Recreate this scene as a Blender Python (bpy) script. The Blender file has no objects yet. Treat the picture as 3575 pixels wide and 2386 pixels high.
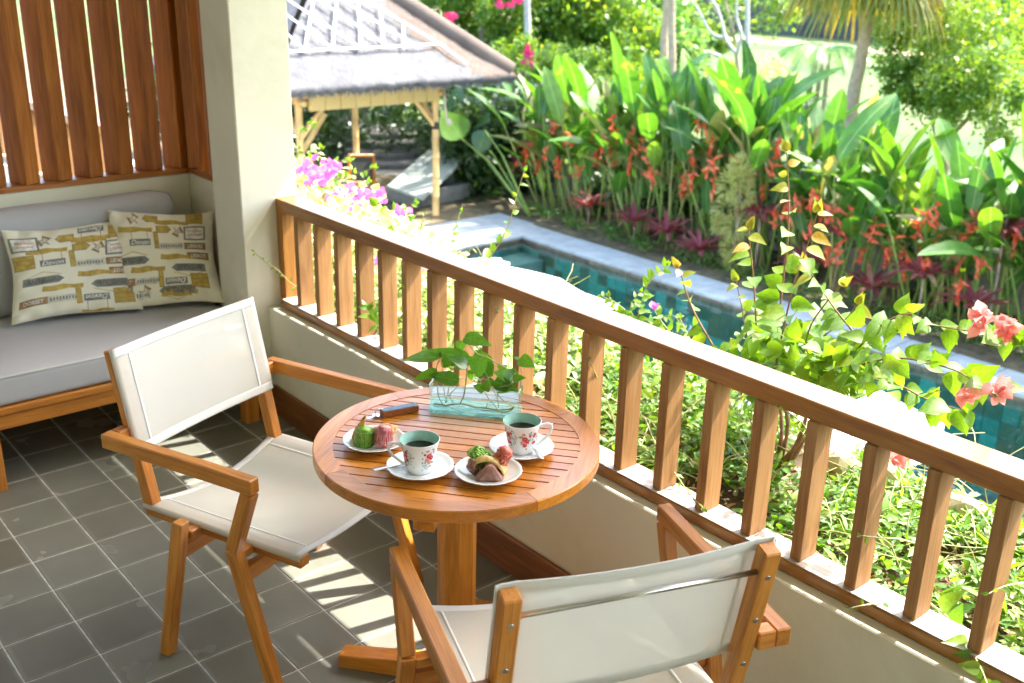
import bpy, bmesh, math, random
import numpy as np
from mathutils import Vector, Matrix, Euler

rnd = random.Random(7)
nrs = np.random.RandomState(11)
SC = bpy.context.scene
COL = SC.collection

# ------------------------------------------------------------------ camera
T = .2
CAM = np.array([3.80062, -.720684, 1.86449])
FOC = 3669.81 / 3575.0           # focal length / picture width
VW, VH = 2349.0, 1567.76         # picture units used for reading positions
def _rot(a, b, c):
    ca, sa, cb, sb, cc, sc = math.cos(a), math.sin(a), math.cos(b), math.sin(b), math.cos(c), math.sin(c)
    return (np.array([[ca, -sa, 0], [sa, ca, 0], [0, 0, 1]]) @ np.array([[1, 0, 0], [0, cb, -sb], [0, sb, cb]])
            @ np.array([[cc, -sc, 0], [sc, cc, 0], [0, 0, 1]]))
RC = _rot(.86718, 1.21755, .02325)
cam_d = bpy.data.cameras.new('camera')
cam = bpy.data.objects.new('camera', cam_d); COL.objects.link(cam)
cam.matrix_world = Matrix.Translation(Vector(CAM)) @ Matrix(RC.tolist()).to_4x4()
cam_d.sensor_width = 36; cam_d.lens = 36 * FOC
cam_d.clip_start = .05; cam_d.clip_end = 400
cam_d.dof.use_dof = True; cam_d.dof.focus_distance = 2.45; cam_d.dof.aperture_fstop = 4.5
SC.camera = cam

# ------------------------------------------------------------------ light
SUN = Vector((.155, .82, 1.0)).normalized()
EL = math.asin(SUN.z); AZ = math.atan2(SUN.x, SUN.y)
world = bpy.data.worlds.new('World'); SC.world = world; world.use_nodes = True
wn = world.node_tree; bg = wn.nodes['Background']
sky = wn.nodes.new('ShaderNodeTexSky'); sky.sky_type = 'NISHITA'; sky.sun_disc = False
sky.sun_elevation = EL; sky.sun_rotation = AZ; sky.air_density = 1.0; sky.dust_density = 2.5; sky.ozone_density = 1.0
wn.links.new(sky.outputs[0], bg.inputs[0]); bg.inputs[1].default_value = .15
sd = bpy.data.lights.new('sun', 'SUN'); sd.energy = 2.4; sd.angle = math.radians(.55); sd.color = (1, .955, .87)
so = bpy.data.objects.new('sun', sd); COL.objects.link(so)
so.rotation_euler = (-SUN).to_track_quat('-Z', 'Y').to_euler(); so.location = (2, 8, 12)
vs = SC.view_settings
vs.view_transform = 'Standard'; vs.look = 'None'; vs.gamma = 1; vs.exposure = 3.1; vs.use_curve_mapping = False
SC.render.engine = 'CYCLES'
cy = SC.cycles
cy.use_denoising = True
try: cy.denoiser = 'OPENIMAGEDENOISE'; cy.denoising_input_passes = 'RGB_ALBEDO_NORMAL'
except Exception: pass
cy.max_bounces = 10; cy.diffuse_bounces = 5; cy.glossy_bounces = 4; cy.transmission_bounces = 8; cy.transparent_max_bounces = 12
cy.sample_clamp_indirect = 8; cy.caustics_reflective = False; cy.caustics_refractive = False
cy.use_adaptive_sampling = True; cy.adaptive_threshold = .02

# ------------------------------------------------------------------ reading positions
def ray(u, v):
    s = 1.0 / VW
    return RC @ np.array([(u - VW / 2) * s / FOC, -(v - VH / 2) * s / FOC, -1.0])
def at(u, v, ax, val):
    d = ray(u, v); t = (val - CAM[ax]) / d[ax]
    return Vector(CAM + t * d)
def atp(u, v, P, N):
    d = Vector(ray(u, v)); N = Vector(N); C = Vector(CAM)
    return C + d * ((Vector(P) - C).dot(N) / d.dot(N))

# ------------------------------------------------------------------ tagging
def tag(o, label=None, cat=None, group=None, kind=None):
    if label: o['label'] = label
    if cat: o['category'] = cat
    if group: o['group'] = group
    if kind: o['kind'] = kind
    return o
def empty(name, loc=(0, 0, 0), rz=0, label=None, cat=None, group=None, kind=None):
    o = bpy.data.objects.new(name, None); COL.objects.link(o)
    o.location = loc; o.rotation_euler = (0, 0, rz); o.empty_display_size = .05
    return tag(o, label, cat, group, kind)
def link(name, me, parent=None, mat=None, loc=None, M=None):
    o = bpy.data.objects.new(name, me); COL.objects.link(o)
    if mat is not None and not me.materials: me.materials.append(mat)
    if parent is not None: o.parent = parent
    if M is not None: o.matrix_basis = M
    elif loc is not None: o.location = loc
    return o
def mesh(name, v, f, smooth=False):
    me = bpy.data.meshes.new(name); me.from_pydata([tuple(x) for x in v], [], f); me.update()
    if smooth: me.polygons.foreach_set('use_smooth', [True] * len(me.polygons))
    return me
def npmesh(name, V, Q, smooth=False):
    """V (n,3), Q (m,k) uniform faces"""
    me = bpy.data.meshes.new(name); m, k = Q.shape
    me.vertices.add(len(V)); me.vertices.foreach_set('co', V.astype(np.float32).ravel())
    me.loops.add(m * k); me.loops.foreach_set('vertex_index', Q.astype(np.int32).ravel())
    me.polygons.add(m); me.polygons.foreach_set('loop_start', (np.arange(m) * k).astype(np.int32))
    me.polygons.foreach_set('loop_total', np.full(m, k, np.int32))
    if smooth: me.polygons.foreach_set('use_smooth', np.ones(m, bool))
    me.update(calc_edges=True)
    return me
def bm_me(bm, name, smooth=False):
    me = bpy.data.meshes.new(name); bm.to_mesh(me); bm.free()
    if smooth: me.polygons.foreach_set('use_smooth', [True] * len(me.polygons))
    return me
def add_box(bm, size, c=(0, 0, 0), bevel=0, seg=1):
    b2 = bmesh.new(); bmesh.ops.create_cube(b2, size=1)
    bmesh.ops.scale(b2, vec=size, verts=b2.verts)
    if bevel: bmesh.ops.bevel(b2, geom=b2.edges[:], offset=bevel, segments=seg, profile=.7, affect='EDGES')
    bmesh.ops.translate(b2, vec=c, verts=b2.verts)
    t = bpy.data.meshes.new('t'); b2.to_mesh(t); b2.free(); bm.from_mesh(t); bpy.data.meshes.remove(t)
_bc = {}
def box_me(size, bevel=0, mat=None, seg=1):
    k = (tuple(round(s, 5) for s in size), bevel, mat.name if mat else '', seg)
    if k not in _bc:
        bm = bmesh.new(); add_box(bm, size, bevel=bevel, seg=seg); me = bm_me(bm, 'box')
        if mat: me.materials.append(mat)
        _bc[k] = me
    return _bc[k]
def box(name, lo, hi, mat, parent=None, bevel=0, seg=1):
    lo, hi = Vector(lo), Vector(hi)
    return link(name, box_me(hi - lo, bevel, mat, seg), parent, None, (lo + hi) / 2)
def frame(x, up):
    x = Vector(x).normalized(); up = Vector(up)
    y = up.cross(x)
    if y.length < 1e-5: y = Vector((0, 1, 0)).cross(x)
    y.normalize(); z = x.cross(y)
    return Matrix((x, y, z)).transposed()
def beam(name, a, b, w, t, mat, parent=None, up=(0, 0, 1), bevel=.003, ext=0):
    """timber of width w (sideways) and thickness t (along up) from a to b, grain along its own X"""
    a, b = Vector(a), Vector(b); L = (b - a).length + 2 * ext
    me = box_me((L, w, t), bevel, mat)
    return link(name, me, parent, None, M=Matrix.Translation((a + b) / 2) @ frame(b - a, up).to_4x4())
def tube_bm(bm, pts, rad, n=8, cap=True, prof=None):
    pts = [Vector(p) for p in pts]; R = rad if isinstance(rad, (list, tuple)) else [rad] * len(pts)
    rings = []; up = Vector((.13, .2, 1))
    for i, p in enumerate(pts):
        d = (pts[min(i + 1, len(pts) - 1)] - pts[max(i - 1, 0)])
        if d.length < 1e-9: d = Vector((0, 0, 1))
        d.normalize()
        s = d.cross(up)
        if s.length < .05: s = d.cross(Vector((1, 0, 0)))
        s.normalize(); q = s.cross(d)
        up = q
        rings.append([bm.verts.new(p + (s * math.cos(k * 2 * math.pi / n) + q * math.sin(k * 2 * math.pi / n)) * R[i]) for k in range(n)])
    for a, b in zip(rings, rings[1:]):
        for k in range(n): bm.faces.new((a[k], a[(k + 1) % n], b[(k + 1) % n], b[k]))
    if cap and n > 2:
        bm.faces.new(rings[0][::-1]); bm.faces.new(rings[-1])
def tube(name, pts, rad, mat, parent=None, n=8, smooth=True, origin=None):
    bm = bmesh.new()
    o = Vector(origin) if origin is not None else Vector((0, 0, 0))
    tube_bm(bm, [Vector(p) - o for p in pts], rad, n)
    bmesh.ops.recalc_face_normals(bm, faces=bm.faces)
    return link(name, bm_me(bm, name, smooth), parent, mat, o if origin is not None else None)
def lathe(name, prof, mat, parent=None, n=48, loc=(0, 0, 0), mod=None, smooth=True):
    """prof list of (r,z); mod(r,z,ang)->r"""
    v = []; f = []
    for i, (r, z) in enumerate(prof):
        for k in range(n):
            a = 2 * math.pi * k / n; rr = mod(r, z, a) if mod else r
            v.append((rr * math.cos(a), rr * math.sin(a), z))
    for i in range(len(prof) - 1):
        for k in range(n):
            a, b = i * n + k, i * n + (k + 1) % n
            f.append((a, b, b + n, a + n))
    me = mesh(name, v, f, smooth)
    return link(name, me, parent, mat, loc)

# ------------------------------------------------------------------ materials
def mat_new(name):
    m = bpy.data.materials.new(name); m.use_nodes = True
    return m, m.node_tree, m.node_tree.nodes['Principled BSDF']
def nd(nt, t, **k):
    n = nt.nodes.new(t)
    for a, b in k.items():
        if a[0] == '_': setattr(n, a[1:], b)
        else: n.inputs[a.replace('_', ' ')].default_value = b
    return n
def ramp(nt, fac, stops, interp='LINEAR'):
    r = nt.nodes.new('ShaderNodeValToRGB'); r.color_ramp.interpolation = interp
    while len(r.color_ramp.elements) > 1: r.color_ramp.elements.remove(r.color_ramp.elements[-1])
    r.color_ramp.elements[0].position = stops[0][0]; r.color_ramp.elements[0].color = (*stops[0][1], 1)
    for p, c in stops[1:]:
        e = r.color_ramp.elements.new(p); e.color = (*c, 1)
    nt.links.new(fac, r.inputs[0]); return r
def g3(x): return (x, x, x)
def mix(nt, fac, a, b, mode='MIX'):
    m = nt.nodes.new('ShaderNodeMix'); m.data_type = 'RGBA'; m.blend_type = mode
    for i, x in ((0, fac), (6, a), (7, b)):
        if isinstance(x, (int, float)): m.inputs[i].default_value = x
        elif isinstance(x, tuple): m.inputs[i].default_value = (*x, 1)
        else: nt.links.new(x, m.inputs[i])
    return m.outputs[2]
def coords(nt, scale=(1, 1, 1), kind='Object', rot=(0, 0, 0), rand=True):
    tc = nt.nodes.new('ShaderNodeTexCoord'); mp = nt.nodes.new('ShaderNodeMapping')
    mp.inputs['Scale'].default_value = scale; mp.inputs['Rotation'].default_value = rot
    src = tc.outputs[kind]
    if rand:
        oi = nt.nodes.new('ShaderNodeObjectInfo'); vm = nt.nodes.new('ShaderNodeVectorMath'); vm.operation = 'MULTIPLY_ADD'
        cb = nt.nodes.new('ShaderNodeCombineXYZ')
        m2 = nd(nt, 'ShaderNodeMath', _operation='MULTIPLY'); m2.inputs[1].default_value = 17.3
        nt.links.new(oi.outputs['Random'], m2.inputs[0])
        for i in range(3): nt.links.new(m2.outputs[0], cb.inputs[i])
        va = nt.nodes.new('ShaderNodeVectorMath'); va.operation = 'ADD'
        nt.links.new(src, va.inputs[0]); nt.links.new(cb.outputs[0], va.inputs[1]); src = va.outputs[0]
    nt.links.new(src, mp.inputs[0]); return mp.outputs[0]
def noise(nt, vec, scale, detail=4, rough=.55, dist=0):
    n = nd(nt, 'ShaderNodeTexNoise', Scale=scale, Detail=detail, Roughness=rough, Distortion=dist)
    nt.links.new(vec, n.inputs['Vector']); return n
def bump(nt, bs, h, strength=.3, dist=.01):
    b = nd(nt, 'ShaderNodeBump', Strength=strength, Distance=dist)
    nt.links.new(h, b.inputs['Height']); nt.links.new(b.outputs[0], bs.inputs['Normal']); return b

def wood(name, c0, c1, c2, rough=.42, coat=0.0, gs=1.0, axis=0):
    m, nt, bs = mat_new(name)
    def ax3(a, b): return tuple(a if i == axis else b for i in range(3))
    v = coords(nt, ax3(2.2 * gs, 26 * gs))
    n1 = noise(nt, v, 1.6, 6, .6, .6)
    v2 = coords(nt, ax3(9 * gs, 260 * gs)); n2 = noise(nt, v2, 1.0, 3, .6)
    v3 = coords(nt, ax3(1.1, 3)); n3 = noise(nt, v3, 1.5, 2, .5)
    r1 = ramp(nt, n1.outputs[0], [(.28, c0), (.5, c1), (.72, c2)])
    r2 = ramp(nt, n2.outputs[0], [(.36, g3(.62)), (.52, g3(1))])
    c = mix(nt, .5, r1.outputs[0], r2.outputs[0], 'MULTIPLY')
    oi = nt.nodes.new('ShaderNodeObjectInfo')
    rr = ramp(nt, oi.outputs['Random'], [(0, (.76, .73, .68)), (.5, (1, 1, 1)), (1, (1.14, 1.16, 1.2))])
    c = mix(nt, .8, c, rr.outputs[0], 'MULTIPLY')
    r3 = ramp(nt, n3.outputs[0], [(.3, g3(.82)), (.7, g3(1.12))])
    c = mix(nt, .7, c, r3.outputs[0], 'MULTIPLY')
    nt.links.new(c, bs.inputs['Base Color'])
    rg = ramp(nt, n2.outputs[0], [(.3, g3(rough + .14)), (.6, g3(rough))])
    nt.links.new(rg.outputs[0], bs.inputs['Roughness'])
    bs.inputs['Coat Weight'].default_value = coat; bs.inputs['Coat Roughness'].default_value = .22
    bump(nt, bs, n2.outputs[0], .18, .001)
    return m
M = {}
TK = ((.36, .112, .010), (.56, .205, .022), (.67, .285, .044))
M['teak'] = wood('teak', *TK, .42, .1); M['teak_y'] = wood('teak_along', *TK, .42, .1, axis=1); M['teak_z'] = wood('teak_upright', *TK, .42, .1, axis=2)
M['table_teak'] = wood('table_teak', (.40, .130, .010), (.59, .208, .018), (.67, .265, .034), .30, .16)
RK = ((.22, .076, .010), (.36, .145, .022), (.44, .20, .042))
M['rail_teak'] = wood('rail_teak', *RK, .36, .45)
M['post_teak'] = wood('post_teak', *RK, .45, .1, axis=2)
M['baluster_teak'] = wood('baluster_teak', (.27, .115, .032), (.37, .18, .058), (.44, .24, .09), .6, 0, axis=2)
SK = ((.25, .072, .008), (.42, .14, .016), (.52, .20, .028))
M['sunlit_pale'] = wood('sunlit_pale_teak', (.34, .27, .21), (.48, .41, .34), (.60, .54, .47), .5, .2)  # sun glare on the bottom rail's top, painted in as a paler wood
M['slat_wood'] = wood('slat_wood', *SK, .45, .12, axis=2); M['sill_wood'] = wood('sill_wood', *SK, .45, .12, axis=1)
M['skirting_wood'] = wood('skirting_wood', (.13, .042, .009), (.21, .075, .017), (.29, .11, .028), .4, .1)

def plaster(name, col, sc=1.0):
    m, nt, bs = mat_new(name)
    v = coords(nt, (1, 1, 1), rand=False); n1 = noise(nt, v, 2.2 * sc, 6, .6); n2 = noise(nt, v, 60 * sc, 4, .6)
    n3 = noise(nt, v, .9, 8, .72, .4); r0 = ramp(nt, n1.outputs[0], [(.3, tuple(x * .90 for x in col)), (.65, col)]); r3 = ramp(nt, n3.outputs[0], [(.36, (.84, .82, .76)), (.5, g3(1)), (.9, g3(1.03))])
    class r: outputs = [mix(nt, .8, r0.outputs[0], r3.outputs[0], 'MULTIPLY')]
    nt.links.new(r.outputs[0], bs.inputs['Base Color']); bs.inputs['Roughness'].default_value = .82
    bump(nt, bs, n2.outputs[0], .12, .002); return m
M['plaster'] = plaster('wall_plaster', (.72, .70, .56))
M['ceiling'] = plaster('ceiling_paint', (.74, .73, .68))
def simple(name, col, rough=.5, metal=0, var=.15, sc=8, bmp=0, spec=.5):
    m, nt, bs = mat_new(name)
    v = coords(nt); n = noise(nt, v, sc, 4, .6)
    r = ramp(nt, n.outputs[0], [(.3, tuple(x * (1 - var) for x in col)), (.7, tuple(min(1, x * (1 + var)) for x in col))])
    oi = nt.nodes.new('ShaderNodeObjectInfo'); rr = ramp(nt, oi.outputs['Random'], [(0, g3(1 - var * .6)), (1, g3(1 + var * .5))])
    nt.links.new(mix(nt, 1, r.outputs[0], rr.outputs[0], 'MULTIPLY'), bs.inputs['Base Color']); bs.inputs['Roughness'].default_value = rough
    bs.inputs['Metallic'].default_value = metal; bs.inputs['Specular IOR Level'].default_value = spec
    if bmp: bump(nt, bs, n.outputs[0], bmp, .005)
    return m
M['steel'] = simple('steel', (.62, .61, .58), .22, 1, .05)
M['screw'] = simple('screw_steel', (.38, .40, .38), .35, 1, .2, 300)
M['porcelain'] = simple('porcelain', (.80, .81, .80), .12, 0, .02, 3)
M['celadon'] = simple('celadon_glaze', (.33, .55, .45), .14, 0, .03, 3)
M['coffee'] = simple('coffee', (.018, .009, .003), .05, 0, .1)
M['thatch_dummy'] = simple('rope', (.55, .48, .36), .8)

# floor tile: dark cement tile, paler worn bloom along its edges
def tile_mat():
    m, nt, bs = mat_new('cement_tile')
    v = coords(nt, (1, 1, 1)); n1 = noise(nt, v, 4, 3, .5); n2 = noise(nt, v, 70, 4, .65)
    tc = nt.nodes.new('ShaderNodeTexCoord'); sp = nt.nodes.new('ShaderNodeSeparateXYZ'); nt.links.new(tc.outputs['Object'], sp.inputs[0])
    ax = nd(nt, 'ShaderNodeMath', _operation='ABSOLUTE'); nt.links.new(sp.outputs[0], ax.inputs[0])
    ay = nd(nt, 'ShaderNodeMath', _operation='ABSOLUTE'); nt.links.new(sp.outputs[1], ay.inputs[0])
    mx = nd(nt, 'ShaderNodeMath', _operation='MAXIMUM'); nt.links.new(ax.outputs[0], mx.inputs[0]); nt.links.new(ay.outputs[0], mx.inputs[1])
    wob = nd(nt, 'ShaderNodeMath', _operation='MULTIPLY_ADD'); nt.links.new(noise(nt, v, 9, 3).outputs[0], wob.inputs[0]); wob.inputs[1].default_value = .024; nt.links.new(mx.outputs[0], wob.inputs[2])
    e = ramp(nt, wob.outputs[0], [(.098, g3(0)), (.113, g3(.5))])
    r1 = ramp(nt, n1.outputs[0], [(.2, (.145, .146, .116)), (.5, (.172, .174, .142)), (.8, (.20, .203, .170))])
    oi = nt.nodes.new('ShaderNodeObjectInfo'); rr = ramp(nt, oi.outputs['Random'], [(0, (.80, .78, .74)), (.5, (1, 1, 1)), (1, (1.14, 1.15, 1.15))])
    c = mix(nt, 1, r1.outputs[0], rr.outputs[0], 'MULTIPLY')
    c = mix(nt, e.outputs[0], c, (.30, .31, .29))
    nt.links.new(c, bs.inputs['Base Color'])
    rg = ramp(nt, n1.outputs[0], [(.2, g3(.27)), (.8, g3(.275))]); nt.links.new(rg.outputs[0], bs.inputs['Roughness'])
    bump(nt, bs, n2.outputs[0], .05, .001); return m
M['tile'] = tile_mat()
M['grout'] = simple('grout', (.52, .52, .47), .85, 0, .3, 30)

def fabric(name, col, transl=.0, transp=.0, sc=500, var=.05):
    m, nt, bs = mat_new(name)
    tc = nt.nodes.new('ShaderNodeTexCoord')
    w1 = nd(nt, 'ShaderNodeTexWave', Scale=sc / 6.28, Distortion=0); w1.bands_direction = 'X'
    w2 = nd(nt, 'ShaderNodeTexWave', Scale=sc / 6.28, Distortion=0); w2.bands_direction = 'Y'
    nt.links.new(tc.outputs['Object'], w1.inputs[0]); nt.links.new(tc.outputs['Object'], w2.inputs[0])
    ad = nd(nt, 'ShaderNodeMath', _operation='ADD'); nt.links.new(w1.outputs[1], ad.inputs[0]); nt.links.new(w2.outputs[1], ad.inputs[1])
    n = noise(nt, coords(nt, (1, 1, 1)), 5, 5, .6)
    r = ramp(nt, n.outputs[0], [(.3, tuple(x * (1 - var) for x in col)), (.7, col)])
    nt.links.new(r.outputs[0], bs.inputs['Base Color']); bs.inputs['Roughness'].default_value = .75
    bs.inputs['Specular IOR Level'].default_value = .25; bs.inputs['Sheen Weight'].default_value = .15
    bump(nt, bs, ad.outputs[0], .15, .0006)
    out = nt.nodes['Material Output']; sh = bs.outputs[0]
    if transl:
        tr = nt.nodes.new('ShaderNodeBsdfTranslucent'); nt.links.new(r.outputs[0], tr.inputs[0])
        mx = nd(nt, 'ShaderNodeMixShader', Fac=transl); nt.links.new(sh, mx.inputs[1]); nt.links.new(tr.outputs[0], mx.inputs[2]); sh = mx.outputs[0]
    if transp:
        tp = nt.nodes.new('ShaderNodeBsdfTransparent')
        mx = nd(nt, 'ShaderNodeMixShader', Fac=transp); nt.links.new(sh, mx.inputs[1]); nt.links.new(tp.outputs[0], mx.inputs[2]); sh = mx.outputs[0]
    nt.links.new(sh, out.inputs[0]); return m
M['mesh_fabric'] = fabric('mesh_fabric', (.86, .84, .74), .25, .36)
M['hem_fabric'] = fabric('hem_fabric', (.82, .81, .75), .12, .0)
M['cushion'] = fabric('cushion_cotton', (.44, .44, .44), 0, 0, 900, .06)
M['cushion_side'] = fabric('cushion_side_cotton', (.50, .51, .47), 0, 0, 900, .06)
M['pillow'] = fabric('pillow_cotton', (.82, .79, .62), 0, 0, 900, .12)
M['parasol'] = fabric('parasol_canvas', (.82, .81, .78), .3, 0, 300, .03)

def leafmat(name, ca, cb, cc=None, tr=.45, rough=.38, tcol=None, vein=False, sc=9, spots=None):
    """leaf: colour varies per object and over its surface, light passes through"""
    m, nt, bs = mat_new(name)
    oi = nt.nodes.new('ShaderNodeObjectInfo'); gi = nt.nodes.new('ShaderNodeNewGeometry')
    v = coords(nt, (1, 1, 1)); n = noise(nt, v, sc, 3, .6)
    ad = nd(nt, 'ShaderNodeMath', _operation='ADD'); nt.links.new(oi.outputs['Random'], ad.inputs[0]); nt.links.new(gi.outputs['Random Per Island'], ad.inputs[1])
    fr = nd(nt, 'ShaderNodeMath', _operation='FRACT'); nt.links.new(ad.outputs[0], fr.inputs[0])
    st = [(0, ca), (.75, cb)] + ([(1, cc)] if cc else [])
    r = ramp(nt, fr.outputs[0], st)
    r2 = ramp(nt, n.outputs[0], [(.3, g3(.78)), (.7, g3(1.15))])
    c = mix(nt, 1, r.outputs[0], r2.outputs[0], 'MULTIPLY')
    if vein:
        tc = nt.nodes.new('ShaderNodeTexCoord'); sp = nt.nodes.new('ShaderNodeSeparateXYZ'); nt.links.new(tc.outputs['Object'], sp.inputs[0])
        ab = nd(nt, 'ShaderNodeMath', _operation='ABSOLUTE'); nt.links.new(sp.outputs[1], ab.inputs[0])
        rv = ramp(nt, ab.outputs[0], [(.0, g3(1)), (.0025 if vein is True else vein, g3(0))])
        c = mix(nt, rv.outputs[0], c, tuple(min(1, x * 1.5 + .1) for x in cb))
    if spots:
        ns_ = noise(nt, coords(nt, (1, 1, 1)), 3.2, 6, .68); rs = ramp(nt, ns_.outputs[0], [(.60, g3(0)), (.68, g3(.85))]); c = mix(nt, rs.outputs[0], c, spots)
        wv = nd(nt, 'ShaderNodeTexWave', Scale=9, Distortion=1.2); wv.bands_direction = 'X'; tcw = nt.nodes.new('ShaderNodeTexCoord'); nt.links.new(tcw.outputs['Object'], wv.inputs[0])
        c = mix(nt, .22, c, ramp(nt, wv.outputs[1], [(.2, g3(.62)), (.8, g3(1.25))]).outputs[0], 'MULTIPLY')
    nt.links.new(c, bs.inputs['Base Color']); bs.inputs['Roughness'].default_value = rough
    out = nt.nodes['Material Output']
    t = nt.nodes.new('ShaderNodeBsdfTranslucent')
    c2 = mix(nt, 1, c, tcol or (1.5, 1.35, .5), 'MULTIPLY'); nt.links.new(c2, t.inputs[0])
    mx = nd(nt, 'ShaderNodeMixShader', Fac=tr); nt.links.new(bs.outputs[0], mx.inputs[1]); nt.links.new(t.outputs[0], mx.inputs[2])
    nt.links.new(mx.outputs[0], out.inputs[0]); return m
M['boug_leaf'] = leafmat('bougainvillea_leaf', (.085, .19, .018), (.13, .25, .028), (.20, .29, .04), .48, .55, (1.9, 1.65, .4), vein=True)
M['boug_young'] = leafmat('bougainvillea_young_leaf', (.22, .28, .04), (.30, .30, .05), (.42, .27, .06), .42, .55, (1.3, 1.2, .5), vein=True)
M['cover_leaf'] = leafmat('ground_cover_leaf', (.085, .20, .025), (.15, .28, .035), (.28, .37, .08), .4, .5, (2.0, 1.8, .5))
M['litter'] = leafmat('dry_litter', (.20, .11, .04), (.36, .22, .09), (.50, .38, .20), .1, .7, (1, .8, .5))
M['pothos'] = leafmat('pothos_leaf', (.05, .15, .022), (.10, .26, .03), (.19, .36, .05), .4, .22, (2.3, 2.1, .4), vein=.0018)
M['heli_leaf'] = leafmat('heliconia_leaf', (.045, .145, .022), (.085, .215, .028), (.16, .26, .035), .36, .42, (1.5, 1.5, .35), vein=.012, spots=(.34, .24, .09))
M['heli_dry'] = leafmat('heliconia_dry_leaf', (.35, .27, .14), (.28, .34, .08), (.45, .33, .18), .35, .5)
M['heli_stem'] = leafmat('heliconia_stem', (.14, .26, .05), (.22, .32, .07), (.34, .34, .13), .1, .4)
M['flower_red'] = leafmat('heliconia_bract', (.72, .11, .04), (.80, .19, .08), (.84, .34, .15), .35, .4, (1.2, .6, .4))
M['magenta'] = leafmat('magenta_bract', (.66, .16, .52), (.74, .26, .62), (.80, .40, .70), .45, .5, (1.2, .8, 1.1))
M['crimson'] = leafmat('crimson_bract', (.62, .03, .14), (.72, .06, .22), None, .35, .5, (1.1, .5, .6))
M['coral'] = leafmat('coral_bract', (.80, .30, .30), (.85, .42, .42), (.90, .62, .60), .4, .5, (1.1, .8, .7))
M['cordyline'] = leafmat('cordyline_leaf', (.24, .05, .06), (.38, .10, .12), (.42, .26, .14), .35, .35, (1.3, .6, .5))
M['euphorbia'] = leafmat('yellow_shrub_leaf', (.38, .42, .14), (.50, .50, .20), None, .4, .5)
M['tree_leaf'] = leafmat('tree_leaf', (.085, .19, .028), (.15, .27, .04), (.26, .34, .06), .48, .4, (2.0, 1.7, .5))
M['tree_leaf_blue'] = leafmat('tree_leaf_blue', (.09, .22, .06), (.16, .30, .09), (.28, .38, .14), .45, .4, (1.7, 1.6, .6))
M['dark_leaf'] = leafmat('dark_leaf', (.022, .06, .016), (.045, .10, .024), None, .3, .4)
M['alocasia'] = leafmat('alocasia_leaf', (.08, .21, .02), (.12, .25, .03), None, .4, .35, (1.6, 1.5, .3), vein=.008)
M['alocasia_dark'] = leafmat('alocasia_dark_leaf', (.03, .10, .03), (.05, .14, .04), None, .3, .3, vein=.008)
M['frond'] = leafmat('palm_frond', (.12, .19, .025), (.30, .27, .03), (.60, .36, .03), .4, .45, (1.5, 1.2, .4))
M['stem_green'] = leafmat('stem_green', (.30, .33, .10), (.42, .40, .17), None, .05, .5)
M['stem_brown'] = simple('stem_brown', (.24, .13, .06), .7, 0, .3, 40)
M['bark'] = simple('bark', (.30, .24, .18), .85, 0, .35, 12, .5)
M['soil'] = simple('soil', (.115, .07, .03), .95, 0, .55, 18, .6)
M['pebble'] = simple('pebble', (.50, .42, .30), .8, 0, .35, 20)
M['coping'] = simple('coping_stone', (.36, .385, .375), .7, 0, .18, 4, .1)
M['terrace'] = simple('terrace_stone', (.34, .35, .33), .75, 0, .2, 2.5, .1)
M['deck_grey'] = simple('paving_grey', (.20, .20, .19), .8, 0, .3, 1.5, .1)
M['garden_wall'] = simple('garden_wall_stone', (.24, .23, .21), .9, 0, .4, 2.2, .3)
M['white_render'] = plaster('planter_render', (.62, .57, .47))
M['leaf_litter'] = simple('leaf_litter', (.13, .10, .05), .95, 0, .6, 6, .5)

# ------------------------------------------------------------------ leaves
PROF = {
 'heart': [(0, .18), (.06, .62), (.17, .92), (.32, 1), (.5, .86), (.68, .58), (.84, .26), (1, 0)],
 'pothos': [(0, .15), (.05, .7), (.14, .96), (.3, 1), (.5, .88), (.7, .6), (.87, .26), (1, 0)],
 'paddle': [(0, .10), (.07, .5), (.2, .85), (.4, 1), (.65, .96), (.84, .68), (.95, .32), (1, 0)],
 'lance': [(0, .1), (.2, .75), (.45, 1), (.7, .72), (1, 0)],
 'bract': [(0, .2), (.25, .9), (.5, 1), (.8, .6), (1, 0)],
}
def leaf_me(kind, L=1, W=.5, fold=.25, curl=.25, wave=0, mat=None, seed=0):
    r = random.Random(seed); v = []; f = []
    P = PROF[kind]
    for i, (t, w) in enumerate(P):
        x = L * t; z = -curl * L * t * t; hw = W / 2 * w
        wz = wave * L * math.sin(t * 9 + seed) * w
        v += [(x, -hw, z + fold * hw + wz), (x, 0, z), (x, hw, z + fold * hw - wz)]
        if i: a = (i - 1) * 3; b = i * 3; f += [(a, a + 1, b + 1, b), (a + 1, a + 2, b + 2, b + 1)]
    me = mesh('leaf', v, f, True)
    if mat: me.materials.append(mat)
    return me
def leafM(base, d, up, s=1.0, roll=0.0):
    base = Vector(base); F = frame(d, up)
    return Matrix.Translation(base) @ F.to_4x4() @ Matrix.Rotation(roll, 4, 'X') @ Matrix.Diagonal((s, s, s, 1))
def rv(r=rnd):
    while True:
        v = Vector((r.uniform(-1, 1), r.uniform(-1, 1), r.uniform(-1, 1)))
        if .05 < v.length < 1: return v.normalized()

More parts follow.
